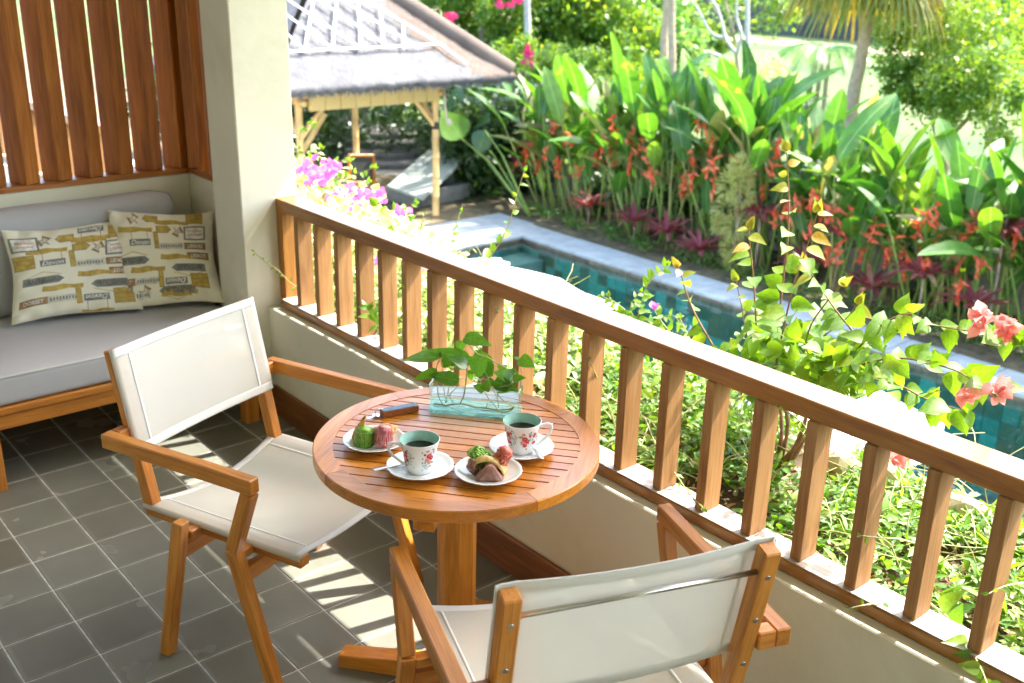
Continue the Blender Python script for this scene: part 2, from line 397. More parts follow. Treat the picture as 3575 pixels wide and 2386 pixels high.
def leaf_cloud(cent, dirs, ups, size, wr=.5, fold=.25):
    """numpy leaves: 6-vert folded leaf as 2 quads. cent, dirs, ups (n,3), size (n,)"""
    n = len(cent)
    d = dirs / np.linalg.norm(dirs, axis=1)[:, None]
    s = np.cross(ups, d); s /= (np.linalg.norm(s, axis=1)[:, None] + 1e-9); u = np.cross(d, s)
    L = size[:, None]; W = L * wr / 2
    b = cent; t = cent + d * L
    l = cent + d * L * .42 + s * W + u * W * fold; r = cent + d * L * .42 - s * W + u * W * fold
    m1 = cent + d * L * .5
    V = np.stack([b, l, t, r], 1).reshape(-1, 3)
    Q = np.arange(n * 4).reshape(n, 4)
    return V, Q
def leaf_field(kind, wr, pos, dirs, ups, size, fold=.3, curl=.25):
    """many shaped leaves in one mesh"""
    tm = leaf_me(kind, 1, wr, fold, curl, 0); k = len(tm.vertices)
    v = np.empty(k * 3); tm.vertices.foreach_get('co', v); v = v.reshape(k, 3)
    f = np.array([tuple(p.vertices) for p in tm.polygons]); bpy.data.meshes.remove(tm)
    d = dirs / np.linalg.norm(dirs, axis=1)[:, None]; y = np.cross(ups, d); y /= (np.linalg.norm(y, axis=1)[:, None] + 1e-9); z = np.cross(d, y)
    n = len(pos); sz = size[:, None, None]
    V = pos[:, None, :] + sz * (v[None, :, 0:1] * d[:, None, :] + v[None, :, 1:2] * y[:, None, :] + v[None, :, 2:3] * z[:, None, :])
    Q = (np.arange(n)[:, None, None] * k + f[None]).reshape(-1, 4)
    return V.reshape(-1, 3), Q
def rand_dirs(n, down=.0):
    d = nrs.normal(size=(n, 3)); d[:, 2] -= down
    return d / np.linalg.norm(d, axis=1)[:, None]

# ================================================================== STRUCTURE
def vpx(P):
    q = RC.T @ (np.array(P, float) - CAM)
    if q[2] > -.02: return None
    return (VW / 2 + FOC * VW * q[0] / -q[2], VH / 2 - FOC * VW * q[1] / -q[2])
def inframe(P, m=60):
    p = vpx(P); return p is not None and -m < p[0] < VW + m and -m < p[1] < VH + m

# floor: grout bed and dark cement tiles
floor = empty('floor', (0, 0, 0), kind='structure')
box('grout_bed', (-.86, -2.6, -.12), (7.0, 1.19, -.0022), M['grout'], floor)
tme = box_me((T - .0054, T - .0054, .012), .0012, M['tile'])
rest = bmesh.new()
for i in range(-5, 35):
    for j in range(-13, 6):
        c = ((i + .5) * T, (j + .5) * T)
        if c[0] < -.9: continue
        vis = any(inframe((c[0] + a, c[1] + b, 0)) for a in (-.1, .1) for b in (-.1, .1))
        if vis:
            o = link('floor_tile', tme, floor, None, (c[0], c[1], -.006 + rnd.uniform(-.0005, .0004)))
            o.rotation_euler = (rnd.uniform(-.0012, .0012), rnd.uniform(-.0012, .0012), rnd.choice([0, 1, 2, 3]) * math.pi / 2)
        else: add_box(rest, (T - .0054, T - .0054, .012), (c[0], c[1], -.006))
link('floor_tile_rest', bm_me(rest, 'rest'), floor, M['tile'])['kind'] = 'stuff'

# low wall under the railing, with skirting board
PW = 1.178   # inner face of the wall
pw = empty('parapet_wall', (3.4, 1.26, 0), label='low plastered wall under the wooden railing beside the round table', cat='wall')
def rel(o, p): # world coordinates into the frame of an unrotated empty
    return tuple(Vector(p) - Vector(o.location))
def pbox(name, par, lo, hi, mat, bevel=0, seg=1):
    return box(name, rel(par, lo), rel(par, hi), mat, par, bevel, seg)
pbox('wall', pw, (-.2, PW, -.12), (7.0, 1.335, .4715), M['plaster'], .004)
pbox('skirting_board', pw, (.013, PW - .0165, .0), (7.0, PW - .0005, .132), M['skirting_wood'], .003)
pbox('skirting_board', pw, (.0005, 1.10, .0), (.0125, PW - .0005, .132), M['skirting_wood'], .003)

pl = empty('pillar', (-.125, 1.21, 0), label='square white plastered pillar between the daybed nook and the railing', cat='pillar')
pbox('shaft', pl, (-.25, 1.087, -.12), (0, 1.332, 2.69), M['plaster'], .004)

XB = -.74
nk = empty('nook_wall', (XB, 0, 0), label='low plastered wall around the daybed, carrying the slatted screen', cat='wall')
pbox('wall', nk, (XB - .12, -2.6, -.12), (XB, 1.197, .905), M['plaster'], .003)
pbox('wall', nk, (XB - .12, 1.2, -.12), (-.2505, 1.32, .905), M['plaster'], .003)

# building shell around the balcony
ceil = empty('ceiling', (3, 0, 2.7), kind='structure')
pbox('ceiling_board', ceil, (-1.6, -2.9, 2.7), (7.4, 2.695, 2.78), M['ceiling'])
pbox('eave_roof', ceil, (-1.8, -3, 2.7805), (7.5, 2.707, 2.84), M['bark'])
rw = empty('room_wall', (3, -2.6, 0), label='plain rendered wall of the room behind the balcony', cat='wall')
pbox('wall', rw, (-.86, -2.75, -.12), (7.2, -2.6, 2.7), M['plaster'])
rw2 = empty('side_wall', (7.05, 0, 0), label='plain rendered side wall at the near end of the balcony', cat='wall')
pbox('wall', rw2, (7.0, -2.6, -.12), (7.15, 1.18, 2.7), M['plaster'])
hb = empty('lower_storey', (3, 0, -2.5), label='rendered lower storey of the building under the balcony', cat='building')
pbox('wall', hb, (-6, -2.7, -2.6), (7.2, 1.18, -.13), M['white_render'])

# ------------------------------------------------------------------ railing
RY0, RY1, RZ, RTH = 1.2354, 1.3285, .9212, .048
def railing(x0, x1, bx, label, dz=0, vis=True):
    r = empty('railing', ((x0 + x1) / 2, 1.28, .4715), label=label, cat='railing')
    pbox('handrail', r, (x0, RY0, RZ - RTH + dz), (x1, RY1, RZ + dz), M['rail_teak'], .003)
    pbox('bottom_rail', r, (x0, 1.2165, .4722), (x1, 1.302, .5065), M['rail_teak'], .003)
    pbox('sunlit_rail_top', r, (x0, 1.2185, .5067), (x1, 1.3005, .5092), M['sunlit_pale'])  # thin strip added over the bottom rail, sun glare put into its colour
    for x in bx:
        pbox('baluster', r, (x - .030, 1.2305, .5094), (x, 1.2955, RZ - RTH + dz), M['baluster_teak'], .002)
    return r
bal = [.18103 + k * .150325 for k in range(0, 30)]
rl = railing(.047, 4.6, bal, 'long teak railing with square balusters between the table and the garden')
pbox('end_post', rl, (.0006, RY0, .4722), (.046, RY1, RZ), M['post_teak'], .002)
railing(-6.2, -2.05, [-2.1 - k * .15 for k in range(27)], 'neighbouring teak railing seen through the slatted screen', .02)
nw = empty('neighbour_parapet', (-4, 1.26, 0), label='white parapet of the next balcony behind the slatted screen', cat='wall')
pbox('wall', nw, (-6.2, PW, -.12), (-1.6, 1.335, .4715), M['plaster'])
pbox('floor_slab', nw, (-6.2, -2.6, -.14), (-.87, 1.18, -.01), M['tile'])
pbox('wall', nw, (-6.35, -2.6, -.14), (-6.2, 1.335, 2.7), M['plaster'])

# ------------------------------------------------------------------ slatted screen
ss = empty('slatted_screen', (XB, .5, .905), label='tall screen of upright angled wooden slats above the daybed', cat='screen')
pbox('sill', ss, (XB - .10, -1.6, .9055), (XB + .002, 1.197, .931), M['sill_wood'], .003)
pbox('sill', ss, (XB - .10, 1.1975, .9055), (-.2505, 1.29, .931), M['slat_wood'], .003)
pbox('head_rail', ss, (XB - .10, -1.6, 2.66), (XB, 1.197, 2.699), M['slat_wood'], .003)
pbox('head_rail', ss, (XB - .10, 1.1975, 2.66), (-.2505, 1.29, 2.699), M['slat_wood'], .003)
sme = box_me((.097, .073, 1.728), .003, M['slat_wood'])
ys = []
for u in (36, 150, 400, 635, 865, 1085, 1290):
    p = at(u / 2.119 / 1.5219, (1370 - (u - 150) * .13) / 2.119 / 1.5219, 0, XB + .02); ys.append(p.y)
pitch = ys[2] - ys[1]
ys2 = [ys[2] + (ys[5] - ys[2]) / 3 * k + .035 for k in range(-16, 5)]
def slat(x, y, rz):
    o = link('slat', sme, ss, None, rel(ss, (x, y, .931 + .864 + .0006))); o.rotation_euler = (0, 0, rz); return o
for y in ys2:
    if -1.55 < y < 1.22: slat(XB - .045, y, math.radians(27))
for x in (XB + .13, XB + .235, XB + .34, XB + .445): slat(x, 1.245, math.radians(72))
slat(XB + .02, 1.245, math.radians(60))

# ------------------------------------------------------------------ daybed
db = empty('daybed', (-.33, .5, 0), label='long teak daybed with grey cushions in the screened nook', cat='daybed')
FX = .053
pbox('front_rail', db, (FX - .045, -1.4, .232), (FX - .008, 1.02, .2865), M['teak_y'], .003)
pbox('top_rail', db, (FX - .055, -1.4, .287), (FX, 1.081, .316), M['teak_y'], .004)
pbox('base_board', db, (XB + .01, -1.4, .2875), (FX - .056, 1.081, .3155), M['teak_y'])
for x0, x1 in ((FX - .062, FX), (XB + .02, XB + .082)):
    for y1 in (1.081, .081, -.919):
        pbox('leg', db, (x0, y1 - .06, .0), (x1, y1, .2868), M['teak_z'], .003)

def soft_box(name, lo, hi, mat, parent, r=.03, sub=3, puff=.01, nz=.004, shear=0):
    """cushion: rounded box with slightly puffed faces; shear leans it in x with height"""
    lo, hi = Vector(lo), Vector(hi); c = (lo + hi) / 2; s = (hi - lo) / 2
    n = 26; bm = bmesh.new(); bmesh.ops.create_cube(bm, size=2)
    bmesh.ops.subdivide_edges(bm, edges=bm.edges[:], cuts=n, use_grid_fill=True)
    from mathutils import noise as mn
    for v in bm.verts:
        p = Vector([v.co[i] * s[i] for i in range(3)])
        # spread vertices towards the edges
        q = Vector([max(-s[i] + r, min(s[i] - r, p[i])) for i in range(3)])
        d = p - q
        if d.length > 1e-6:
            m = max(abs(d[i]) for i in range(3)); d = d / d.length * m
        pf = puff * (1 - (p.x / s.x) ** 2 * .9) * (1 - (p.y / s.y) ** 2 * .9) * (1 if abs(v.co.z) > .98 else 0)
        w = q + d; w.z += math.copysign(pf, v.co.z) + (mn.noise((w + c) * 5) * nz if v.co.z > .5 else 0)
        w.x += mn.noise((w + c) * 6 + Vector((5, 1, 2))) * nz * .6 + shear * (w.z + s.z)
        v.co = w
    bmesh.ops.recalc_face_normals(bm, faces=bm.faces)
    return link(name, bm_me(bm, name, True), parent, mat, tuple(c - Vector(parent.location)) if parent else tuple(c))
cu = soft_box('seat_cushion', (XB + .02, -1.38, .3165), (FX - .008, 1.080, .432), M['cushion'], db, .022)
# piping along the front top edge
tube('piping', [rel(db, (FX - .012, y, .424 + .001 * math.sin(y * 9))) for y in np.linspace(-1.37, 1.06, 30)], .0055, M['cushion_side'], db, 6)
tube('piping', [rel(db, (FX - .0105, y, .333)) for y in np.linspace(-1.37, 1.06, 30)], .0018, M['cushion_side'], db, 6)
bc = soft_box('back_cushion', (-.60 - .10, -1.2, .4325), (-.60 + .03, 1.075, .855), M['cushion'], db, .05, puff=.002, shear=-.12)

# ------------------------------------------------------------------ pillows with printed signs
def pillow(C4, th, label, seed, prints, mirror=False):
    BL, BR, TR, TL = [Vector(c) for c in C4]
    o = empty('throw_pillow', (BL + BR) / 2, label=label, cat='pillow')
    org = Vector(o.location)
    N = ((BR - BL).cross(TL - BL)).normalized()
    if N.x < 0: N = -N
    r = random.Random(seed); ph = [r.uniform(0, 6) for _ in range(8)]
    def P(u, v, side=1, off=0.0):
        pu = 1 - .075 * (1 - v * v) * (1 + .25 * math.sin(ph[0] + 3 * v)); pv = 1 - .085 * (1 - u * u) * (1 + .25 * math.sin(ph[1] + 3 * u))
        a = (u * pu + 1) / 2; b = (v * pv + 1) / 2
        base = BL * (1 - a) * (1 - b) + BR * a * (1 - b) + TR * a * b + TL * (1 - a) * b
        h = th * (max(0, 1 - abs(u) ** 2.4) * max(0, 1 - abs(v) ** 2.4)) ** .55
        w = .0035 * (math.sin(13 * u + 7 * v + ph[2]) + math.sin(9 * v - 15 * u + ph[3])) * (u * u + v * v) * .8
        w += .005 * math.exp(-((abs(u) - .92) / .12) ** 2) * math.sin(22 * v + ph[4]) + .004 * math.exp(-((abs(v) - .9) / .12) ** 2) * math.sin(20 * u + ph[5])
        return base + N * (side * h + w * (1 if h > .004 else .3) + off) - org
    n = 40; V = []; F = []
    for side in (1, -1):
        b0 = len(V)
        for i in range(n + 1):
            for j in range(n + 1):
                u = math.sin((i / n * 2 - 1) * math.pi / 2) * .25 + (i / n * 2 - 1) * .75; v = math.sin((j / n * 2 - 1) * math.pi / 2) * .25 + (j / n * 2 - 1) * .75
                V.append(P(u, v, side))
        for i in range(n):
            for j in range(n):
                a = b0 + i * (n + 1) + j; q = (a, a + 1, a + n + 2, a + n + 1)
                F.append(q if side > 0 else q[::-1])
    link('cover', mesh('cover', V, F, True), o, M['pillow'])
    for pr_ in prints: pr_(P, o)
    return o
def flat(name, col, rough=.8):
    m, nt, bs = mat_new(name); v = coords(nt, (1, 1, 1)); n = noise(nt, v, 45, 4, .65)
    r = ramp(nt, n.outputs[0], [(.32, tuple(min(1, x * 1.35) for x in col)), (.68, tuple(x * .72 for x in col))]); nt.links.new(r.outputs[0], bs.inputs[0])
    bs.inputs['Roughness'].default_value = rough; return m
M['p_grey'] = flat('print_grey', (.19, .205, .19)); M['p_ochre'] = flat('print_ochre', (.45, .32, .07)); M['p_brown'] = flat('print_brown', (.28, .17, .08))
M['p_pale'] = flat('print_pale', (.56, .55, .44)); M['p_white'] = flat('print_white', (.72, .70, .62)); M['p_dark'] = flat('print_dark', (.14, .12, .08)); M['p_pink'] = flat('print_pinkbrown', (.45, .22, .15))
TXT = {}
def text_me(s, shear=0):
    k = (s, shear)
    if k in TXT: return TXT[k]
    cu_ = bpy.data.curves.new('txt', 'FONT'); cu_.body = s; cu_.shear = shear; cu_.align_x = 'CENTER'; cu_.align_y = 'CENTER'; cu_.resolution_u = 3; cu_.offset = .012
    o = bpy.data.objects.new('txt', cu_); COL.objects.link(o); bpy.context.view_layer.update()
    me = bpy.data.meshes.new_from_object(o.evaluated_get(bpy.context.evaluated_depsgraph_get()))
    v = np.array([x.co[:2] for x in me.vertices]); f = [tuple(p.vertices) for p in me.polygons]
    bpy.data.objects.remove(o); bpy.data.meshes.remove(me)
    mn, mx = v.min(0), v.max(0); v = (v - (mn + mx) / 2) / (mx - mn)[None, :] * 2
    TXT[k] = (v, f); return TXT[k]
def pr_poly(P, o, cx, cy, hw, hh, pts, mat, off, ang=0, name='print', nsub=1):
    """flat print: polygon in pillow coordinates, laid on the cloth"""
    ca, sa = math.cos(ang), math.sin(ang)
    bm = bmesh.new(); vs_ = [bm.verts.new((x * hw, y * hh, 0)) for x, y in pts]
    bm.faces.new(vs_)
    big = max(hw, hh)
    bmesh.ops.triangulate(bm, faces=bm.faces[:])
    for _ in range(3 if big > .1 else 2): bmesh.ops.subdivide_edges(bm, edges=[e for e in bm.edges if e.calc_length() > .05], cuts=1, use_grid_fill=False); bmesh.ops.triangulate(bm, faces=[f for f in bm.faces if len(f.verts) > 4])
    bmesh.ops.triangulate(bm, faces=bm.faces[:])
    for v in bm.verts:
        x, y = v.co.x, v.co.y; v.co = P(max(-.99, min(.99, cx + ca * x - sa * y)), max(-.99, min(.99, cy + sa * x + ca * y)), 1, off)
    return link(name, bm_me(bm, name), o, mat)
def pr_text(P, o, s, cx, cy, hw, hh, mat, off, ang=0, shear=0):
    v, f = text_me(s, shear); ca, sa = math.cos(ang), math.sin(ang)
    V = [P(cx + ca * x * hw - sa * y * hh, cy + sa * x * hw + ca * y * hh, 1, off) for x, y in v]
    return link('printed_word', mesh('word', V, f), o, mat)
RECT = [(-1, -1), (1, -1), (1, 1), (-1, 1)]
ARRL = [(-1, 0), (-.5, -1), (1, -.9), (1, .95), (-.5, 1)]
STAR = []
for k in range(10):
    a = math.pi / 2 + k * math.pi / 5; rr = 1 if k % 2 == 0 else .26; STAR.append((rr * math.cos(a), rr * math.sin(a)))
WOOD = [(-1, -.6), (-.4, -.9), (.3, -.5), (.95, -.8), (1, .5), (.5, .4), (0, .9), (-.6, .6), (-.95, .9)]
NIB = [(-1, -1), (.72, -1), (1, 0), (.72, 1), (-1, 1)]
def motif(kind, cx, cy, s=1, flip=0, side=1):
    a = math.pi if flip else 0
    def run(P, o):
        e = .0011
        def off(dx, dy): return (cx - dx * s, cy - dy * s) if flip else (cx + dx * s, cy + dy * s)
        if kind == 'devon':
            pr_poly(P, o, cx, cy, .16 * s, .055 * s, RECT, M['p_grey'], e, a); pr_text(P, o, 'Devon', cx, cy, .14 * s, .040 * s, M['p_white'], e * 2, a, .35)
            for d in (-.12, .12): x, y = off(d, .12); pr_poly(P, o, x, y, .004 * s, .075 * s, RECT, M['p_brown'], e, a)
            x, y = off(0, .22); pr_poly(P, o, x, y, .20 * s, .035 * s, WOOD, M['p_ochre'], e, a)
        if kind == 'antigua':
            pr_poly(P, o, cx, cy, .26 * s, .065 * s, NIB, M['p_grey'], e, a); pr_text(P, o, 'ANTIGUA', cx - (.02 * s if not flip else -.02 * s), cy, .19 * s, .04 * s, M['p_dark'], e * 2, a)
            for d, w_ in ((-.1, .35), (.12, -.3)): x, y = off(d, .11); pr_poly(P, o, x, y, .12 * s, .005 * s, RECT, M['p_ochre'], e, a + w_)
        if kind == 'frame':
            pr_poly(P, o, cx, cy, .17 * s, .13 * s, RECT, M['p_grey'], e, a); pr_poly(P, o, cx, cy, .142 * s, .102 * s, RECT, M['p_white'], e * 1.7, a)
            x, y = off(0, .035); pr_text(P, o, "Martha's", x, y, .11 * s, .026 * s, M['p_pink'], e * 2.6, a, .3)
            x, y = off(0, -.04); pr_text(P, o, 'Vineyard', x, y, .11 * s, .028 * s, M['p_pink'], e * 2.6, a, .3)
        if kind == 'star':
            pr_poly(P, o, cx, cy, .10 * s, .12 * s, STAR, M['p_brown'], e, a + .1); pr_poly(P, o, cx, cy, .06 * s, .075 * s, STAR, M['p_pale'], e * 2, a + .1)
        if kind == 'arrow':
            pr_poly(P, o, cx, cy, .115 * s, .07 * s, ARRL, M['p_dark'], e, a); pr_poly(P, o, cx, cy, .106 * s, .061 * s, ARRL, M['p_ochre'], e * 1.8, a)
        if kind == 'crate':
            pr_poly(P, o, cx, cy, .13 * s, .12 * s, RECT, M['p_brown'], e, a)
            for d in (-.076, 0, .076): x, y = off(0, d); pr_poly(P, o, x, y, .124 * s, .034 * s, RECT, M['p_ochre'], e * 2, a)
        if kind == 'plank':
            pr_poly(P, o, cx, cy, .26 * s, .06 * s, WOOD, M['p_ochre'], e, a)
        if kind == 'grey':
            pr_poly(P, o, cx, cy, .19 * s, .055 * s, RECT, M['p_pale'], e, a)
            for k_ in range(9): pr_poly(P, o, cx + (k_ - 4) * .038 * s, cy, .011 * s, .026 * s, RECT, M['p_grey'], e * 2, a)
        if kind == 'brown':
            pr_poly(P, o, cx, cy, .17 * s, .06 * s, RECT, M['p_brown'], e, a); pr_text(P, o, 'DORSET', cx, cy, .12 * s, .032 * s, M['p_white'], e * 2, a)
        if kind == 'post':
            pr_poly(P, o, cx, cy, .035 * s, .15 * s, RECT, M['p_brown'], e, a + .04); pr_poly(P, o, cx, cy, .028 * s, .142 * s, RECT, M['p_ochre'], e * 1.8, a + .04)
    return run
def layout(dx, dy):
    L = [('frame', -.74, .62, 0), ('star', -.43, .68, 0), ('arrow', -.12, .70, 0), ('devon', .30, .84, 1), ('crate', .74, .74, 0), ('devon', -.35, .16, 0),
         ('crate', -.80, .22, 0), ('arrow', .13, .45, 1), ('star', .40, .40, 1), ('frame', .74, .36, 1), ('grey', .26, .06, 0), ('brown', .74, .06, 1),
         ('antigua', -.52, -.22, 0), ('plank', .36, -.18, 0), ('plank', -.22, -.42, 0), ('antigua', .56, -.42, 1), ('brown', -.68, -.66, 0), ('grey', -.22, -.66, 0),
         ('devon', .30, -.70, 1), ('crate', .74, -.70, 0), ('star', -.28, -.88, 0), ('post', -.03, .2, 0), ('post', .02, -.62, 0), ('grey', -.42, .93, 0), ('plank', .30, .62, 0), ('plank', -.42, .44, 0), ('brown', .78, -.16, 1), ('frame', -.72, -.90, 0), ('plank', .34, -.93, 0), ('antigua', .3, .98, 1)]
    out = []
    for k, x, y, fl in L:
        x += dx; y += dy
        if x > .93: x -= 1.86
        if x < -.93: x += 1.86
        if y > .93: y -= 1.86
        if abs(x) < .86 and abs(y) < .88: out.append(motif(k, x, y, 1.28, fl))
    return out
pillow([(-.43, .29, .452), (-.325, .775, .452), (-.60, .875, .772), (-.60, .345, .792)], .062,
       'front throw pillow with signboard print, left one on the daybed', 3, layout(0, 0))
pillow([(-.38, .66, .449), (-.225, 1.09, .446), (-.50, 1.188, .775), (-.60, .77, .82)], .055,
       'throw pillow with signboard print tucked behind the other, against the pillar', 8, layout(-.12, .12))

# ------------------------------------------------------------------ armchairs
CD = dict(Wa=.3415, zA=.6455, yAr=-.0568, yAf=.4628, m=.0353, yPt=-.097, zPt=.8521, zS=.3841, yF=.5469, hS=.0318, aw=.034, tA=.0412, Wp=.2693)
def chair(x, y, a, label):
    c = empty('armchair', (x, y, 0), a, label=label, cat='armchair', group='teak sling armchairs at the table')
    d = CD; tk = M['teak']; m = d['m']; Wp = d['Wp']; Wa = d['Wa']; aw = d['aw']
    for s in (1, -1):
        px = s * (Wp - m / 2)
        # back post, tilted, and seat rail
        beam('back_post', (px, d['yPt'] + m / 2, d['zPt']), (px, m / 2, d['zS'] + .004), m, m, tk, c, up=(0, 1, 0))
        beam('seat_rail', (px, .001, d['zS'] + d['hS'] / 2), (px, d['yF'], .3864 + d['hS'] / 2), m, d['hS'], tk, c)
        ax = s * (Wa - aw / 2)
        beam('armrest', (ax, d['yAr'], d['zA'] - d['tA'] / 2), (ax, d['yAf'], d['zA'] - d['tA'] / 2), aw, d['tA'], tk, c)
        beam('arm_return', (s * (Wa - aw), d['yAr'] + aw / 2, d['zA'] - d['tA'] / 2), (s * (Wp - .0), d['yAr'] + aw / 2 , d['zA'] - d['tA'] / 2), aw, d['tA'] - .001, tk, c)
        # front strut leaning back from the arm, then the leg raking forward
        beam('arm_strut', (ax, d['yAf'] - .0185, d['zA'] - d['tA'] - .0002), (ax, .3775, .4195), aw, .036, tk, c, up=(0, 1, 0))
        v = [(s * .0, 0, 0)]
        def leg(name, yt0, yt1, zt0, zt1, yb0, yb1):
            x0, x1 = ax - aw / 2, ax + aw / 2
            V = [(x0, yt0, zt0), (x1, yt0, zt0), (x1, yt1, zt1), (x0, yt1, zt1), (x0, yb0, 0), (x1, yb0, 0), (x1, yb1, 0), (x0, yb1, 0)]
            ctr = Vector((ax, (yt0 + yb1) / 2, zt0 / 2)); Fm = frame(Vector((0, (yt0 + yt1) / 2 - (yb0 + yb1) / 2, zt0)), (1, 0, 0))
            inv = Fm.transposed(); V = [inv @ (Vector(p) - ctr) for p in V]
            bm = bmesh.new(); vs_ = [bm.verts.new(p) for p in V]
            for f in ((0, 1, 2, 3), (7, 6, 5, 4), (0, 4, 5, 1), (1, 5, 6, 2), (2, 6, 7, 3), (3, 7, 4, 0)): bm.faces.new([vs_[i] for i in f])
            bmesh.ops.recalc_face_normals(bm, faces=bm.faces); bmesh.ops.bevel(bm, geom=bm.edges[:], offset=.0025, affect='EDGES')
            link(name, bm_me(bm, name), c, tk, M=Matrix.Translation(ctr) @ Fm.to_4x4())
        leg('leg', .3589, .3964, .4186, .4192, .4799, .5155)
        leg('leg', .1772, .2122, .4486, .4486, .0765, .1118)
        # short spacers between the outer frame and the seat rail
        for yy in (.195, .378): beam('spacer', (s * (Wp + .0), yy, .400), (s * (Wa - aw), yy, .400), .03, .026, tk, c)
    beam('stretcher', (-(Wa - aw), .155, .335), (Wa - aw, .155, .335), .03, .042, tk, c)
    beam('stretcher', (-(Wa - aw), .392, .345), (Wa - aw, .392, .345), .03, .042, tk, c)
    # seat sling: sags between the rails, wraps round them
    def grid(name, fn, nu, nv, mat, par, th=.0022):
        V = []; F = []
        for i in range(nu + 1):
            for j in range(nv + 1): V.append(fn(i / nu, j / nv))
        for i in range(nu):
            for j in range(nv): k = i * (nv + 1) + j; F.append((k, k + nv + 1, k + nv + 2, k + 1))
        o = link(name, mesh(name, V, F, True), par, mat)
        sm = o.modifiers.new('thickness', 'SOLIDIFY'); sm.thickness = th; sm.offset = 0
        return o
    zt = d['zS'] + d['hS'] + .0035
    def seat(a_, b_, off=0):
        # a_ across (wrap at both ends), b_ front to back
        w = (a_ * 2 - 1); yy = -.004 + b_ * .552 + .006 * 0
        if abs(w) > .955: # side wrap
            k = (abs(w) - .955) / .045; X = math.copysign(Wp + .0035, w); Z = zt - k * .010
        else:
            X = w / .955 * (Wp + .0035); q = 1 - min(1, (abs(X) / (Wp - m)) ** 2)
            Z = zt - .034 * q * (1 - .15 * b_) - .004 * q * math.sin(b_ * 5)
        yy += (.012 * (1 - (w) ** 2)) * ((1 if b_ < .5 else -1)) * abs(2 * b_ - 1) * 1.2
        return (X, yy, Z + off)
    sl = grid('seat_sling', seat, 44, 16, M['mesh_fabric'], c)
    def band(f, a0, a1, b0, b1, name, par, na=4, nb=24, off=.0016):
        return grid(name, lambda p, q: f(a0 + (a1 - a0) * p, b0 + (b1 - b0) * q, off), na, nb, M['hem_fabric'], par, .0012)
    band(seat, .03, .97, .0, .045, 'hem', sl, 44, 3); band(seat, .03, .97, .955, 1, 'hem', sl, 44, 3)
    for a0 in (.13, .86): band(seat, a0, a0 + .012, .0, 1, 'hem', sl, 2, 20)
    # back sling, in front of the posts and wrapped round their outer sides
    pt = Vector((0, d['yPt'], d['zPt'])); pb = Vector((0, 0, d['zS'])); ax_ = (pb - pt)
    nrm = Vector((0, -ax_.z, ax_.y)).normalized()
    if nrm.y < 0: nrm = -nrm
    def back(a_, b_, off=0):
        t = -.004 + b_ * .618; w = a_ * 2 - 1
        p = pt + ax_ * t
        if abs(w) > .95:
            k = (abs(w) - .95) / .05; X = math.copysign(Wp + .003, w); f = m + .003 - k * .009
        else:
            X = w / .95 * (Wp + .003); q = 1 - min(1, (abs(X) / (Wp - m)) ** 2); f = m + .003 - .016 * q
        return tuple(p + nrm * (f + off) + Vector((X, 0, 0)))
    bk = grid('back_sling', back, 40, 14, M['mesh_fabric'], c)
    band(back, .02, .98, 0, .085, 'hem', bk, 40, 4); band(back, .02, .98, .915, 1, 'hem', bk, 40, 4)
    for a0 in (.11, .875): band(back, a0, a0 + .014, 0, 1, 'hem', bk, 2, 14)
    # steel rod behind the sling and the screws in the post backs
    def onpost(t, back_=0): return pt + ax_ * t + nrm * (m / 2 + back_)
    p = onpost(.115, -.004)
    tube('steel_rod', [(-(Wp - m) - .004, p.y, p.z), ((Wp - m) + .004, p.y, p.z)], .0055, M['steel'], c, 12)
    for s in (1, -1):
        for t in (.13, .36, .61):
            q = onpost(t, -m / 2 - .0006) + Vector((s * (Wp - m / 2), 0, 0))
            bm = bmesh.new(); bmesh.ops.create_cone(bm, cap_ends=True, segments=16, radius1=.0062, radius2=.005, depth=.0022)
            add_box(bm, (.0065, .0012, .0006), (0, 0, .0012)); add_box(bm, (.0012, .0065, .0007), (0, 0, .0012))
            F3 = Matrix((Vector((1, 0, 0)), (-nrm).cross(Vector((1, 0, 0))), -nrm)).transposed()
            link('screw', bm_me(bm, 'screw'), c, M['screw'], M=Matrix.Translation(q) @ F3.to_4x4())
    return c
chair(1.1031, .4212, -1.2002, 'teak armchair with pale sling left of the round table, facing it')
chair(2.6661, .5278, 1.2073, 'teak armchair with pale sling nearest the camera, its back turned to us')

# ------------------------------------------------------------------ round table
TX, TY, TZ, TA = 1.9028, .7178, .72, math.radians(38.2)
tb = empty('round_table', (TX, TY, 0), TA, label='round slatted teak table with a single column between the two armchairs', cat='table')
R0, R1, TT = .3075, .3566, .030
def sector(r0, r1, a0, a1, z0, z1, n=22):
    bm = bmesh.new(); g = []
    for k in range(n + 1):
        a = a0 + (a1 - a0) * k / n; ca, sa = math.cos(a), math.sin(a)
        g.append([bm.verts.new((r * ca, r * sa, z)) for r, z in ((r0, z0), (r1 - .003, z0), (r1, z0 + .003), (r1, z1 - .003), (r1 - .003, z1), (r0, z1))])
    for p, q in zip(g, g[1:]):
        for i in range(6): bm.faces.new((p[i], p[(i + 1) % 6], q[(i + 1) % 6], q[i]))
    bm.faces.new(g[0]); bm.faces.new(g[-1][::-1]); bmesh.ops.recalc_face_normals(bm, faces=bm.faces); return bm
for k in range(4):
    a0 = -math.pi / 4 + k * math.pi / 2
    bm = sector(R0, R1, -math.pi / 4 + .0016, math.pi / 4 - .0016, TZ - TT, TZ)
    # mesh is built around +X and turned, so grain runs along the tangent
    bmesh.ops.rotate(bm, matrix=Matrix.Rotation(-math.pi / 2, 3, 'Z'), verts=bm.verts)
    o = link('rim_segment', bm_me(bm, 'rim'), tb, M['table_teak']); o.rotation_euler = (0, 0, a0 + math.pi / 4 + math.pi / 2)
pit = .0362; gap = .0048; g0 = -.3048
edges = [-R0 + .0] + [g0 + k * pit for k in range(17)] + [R0]
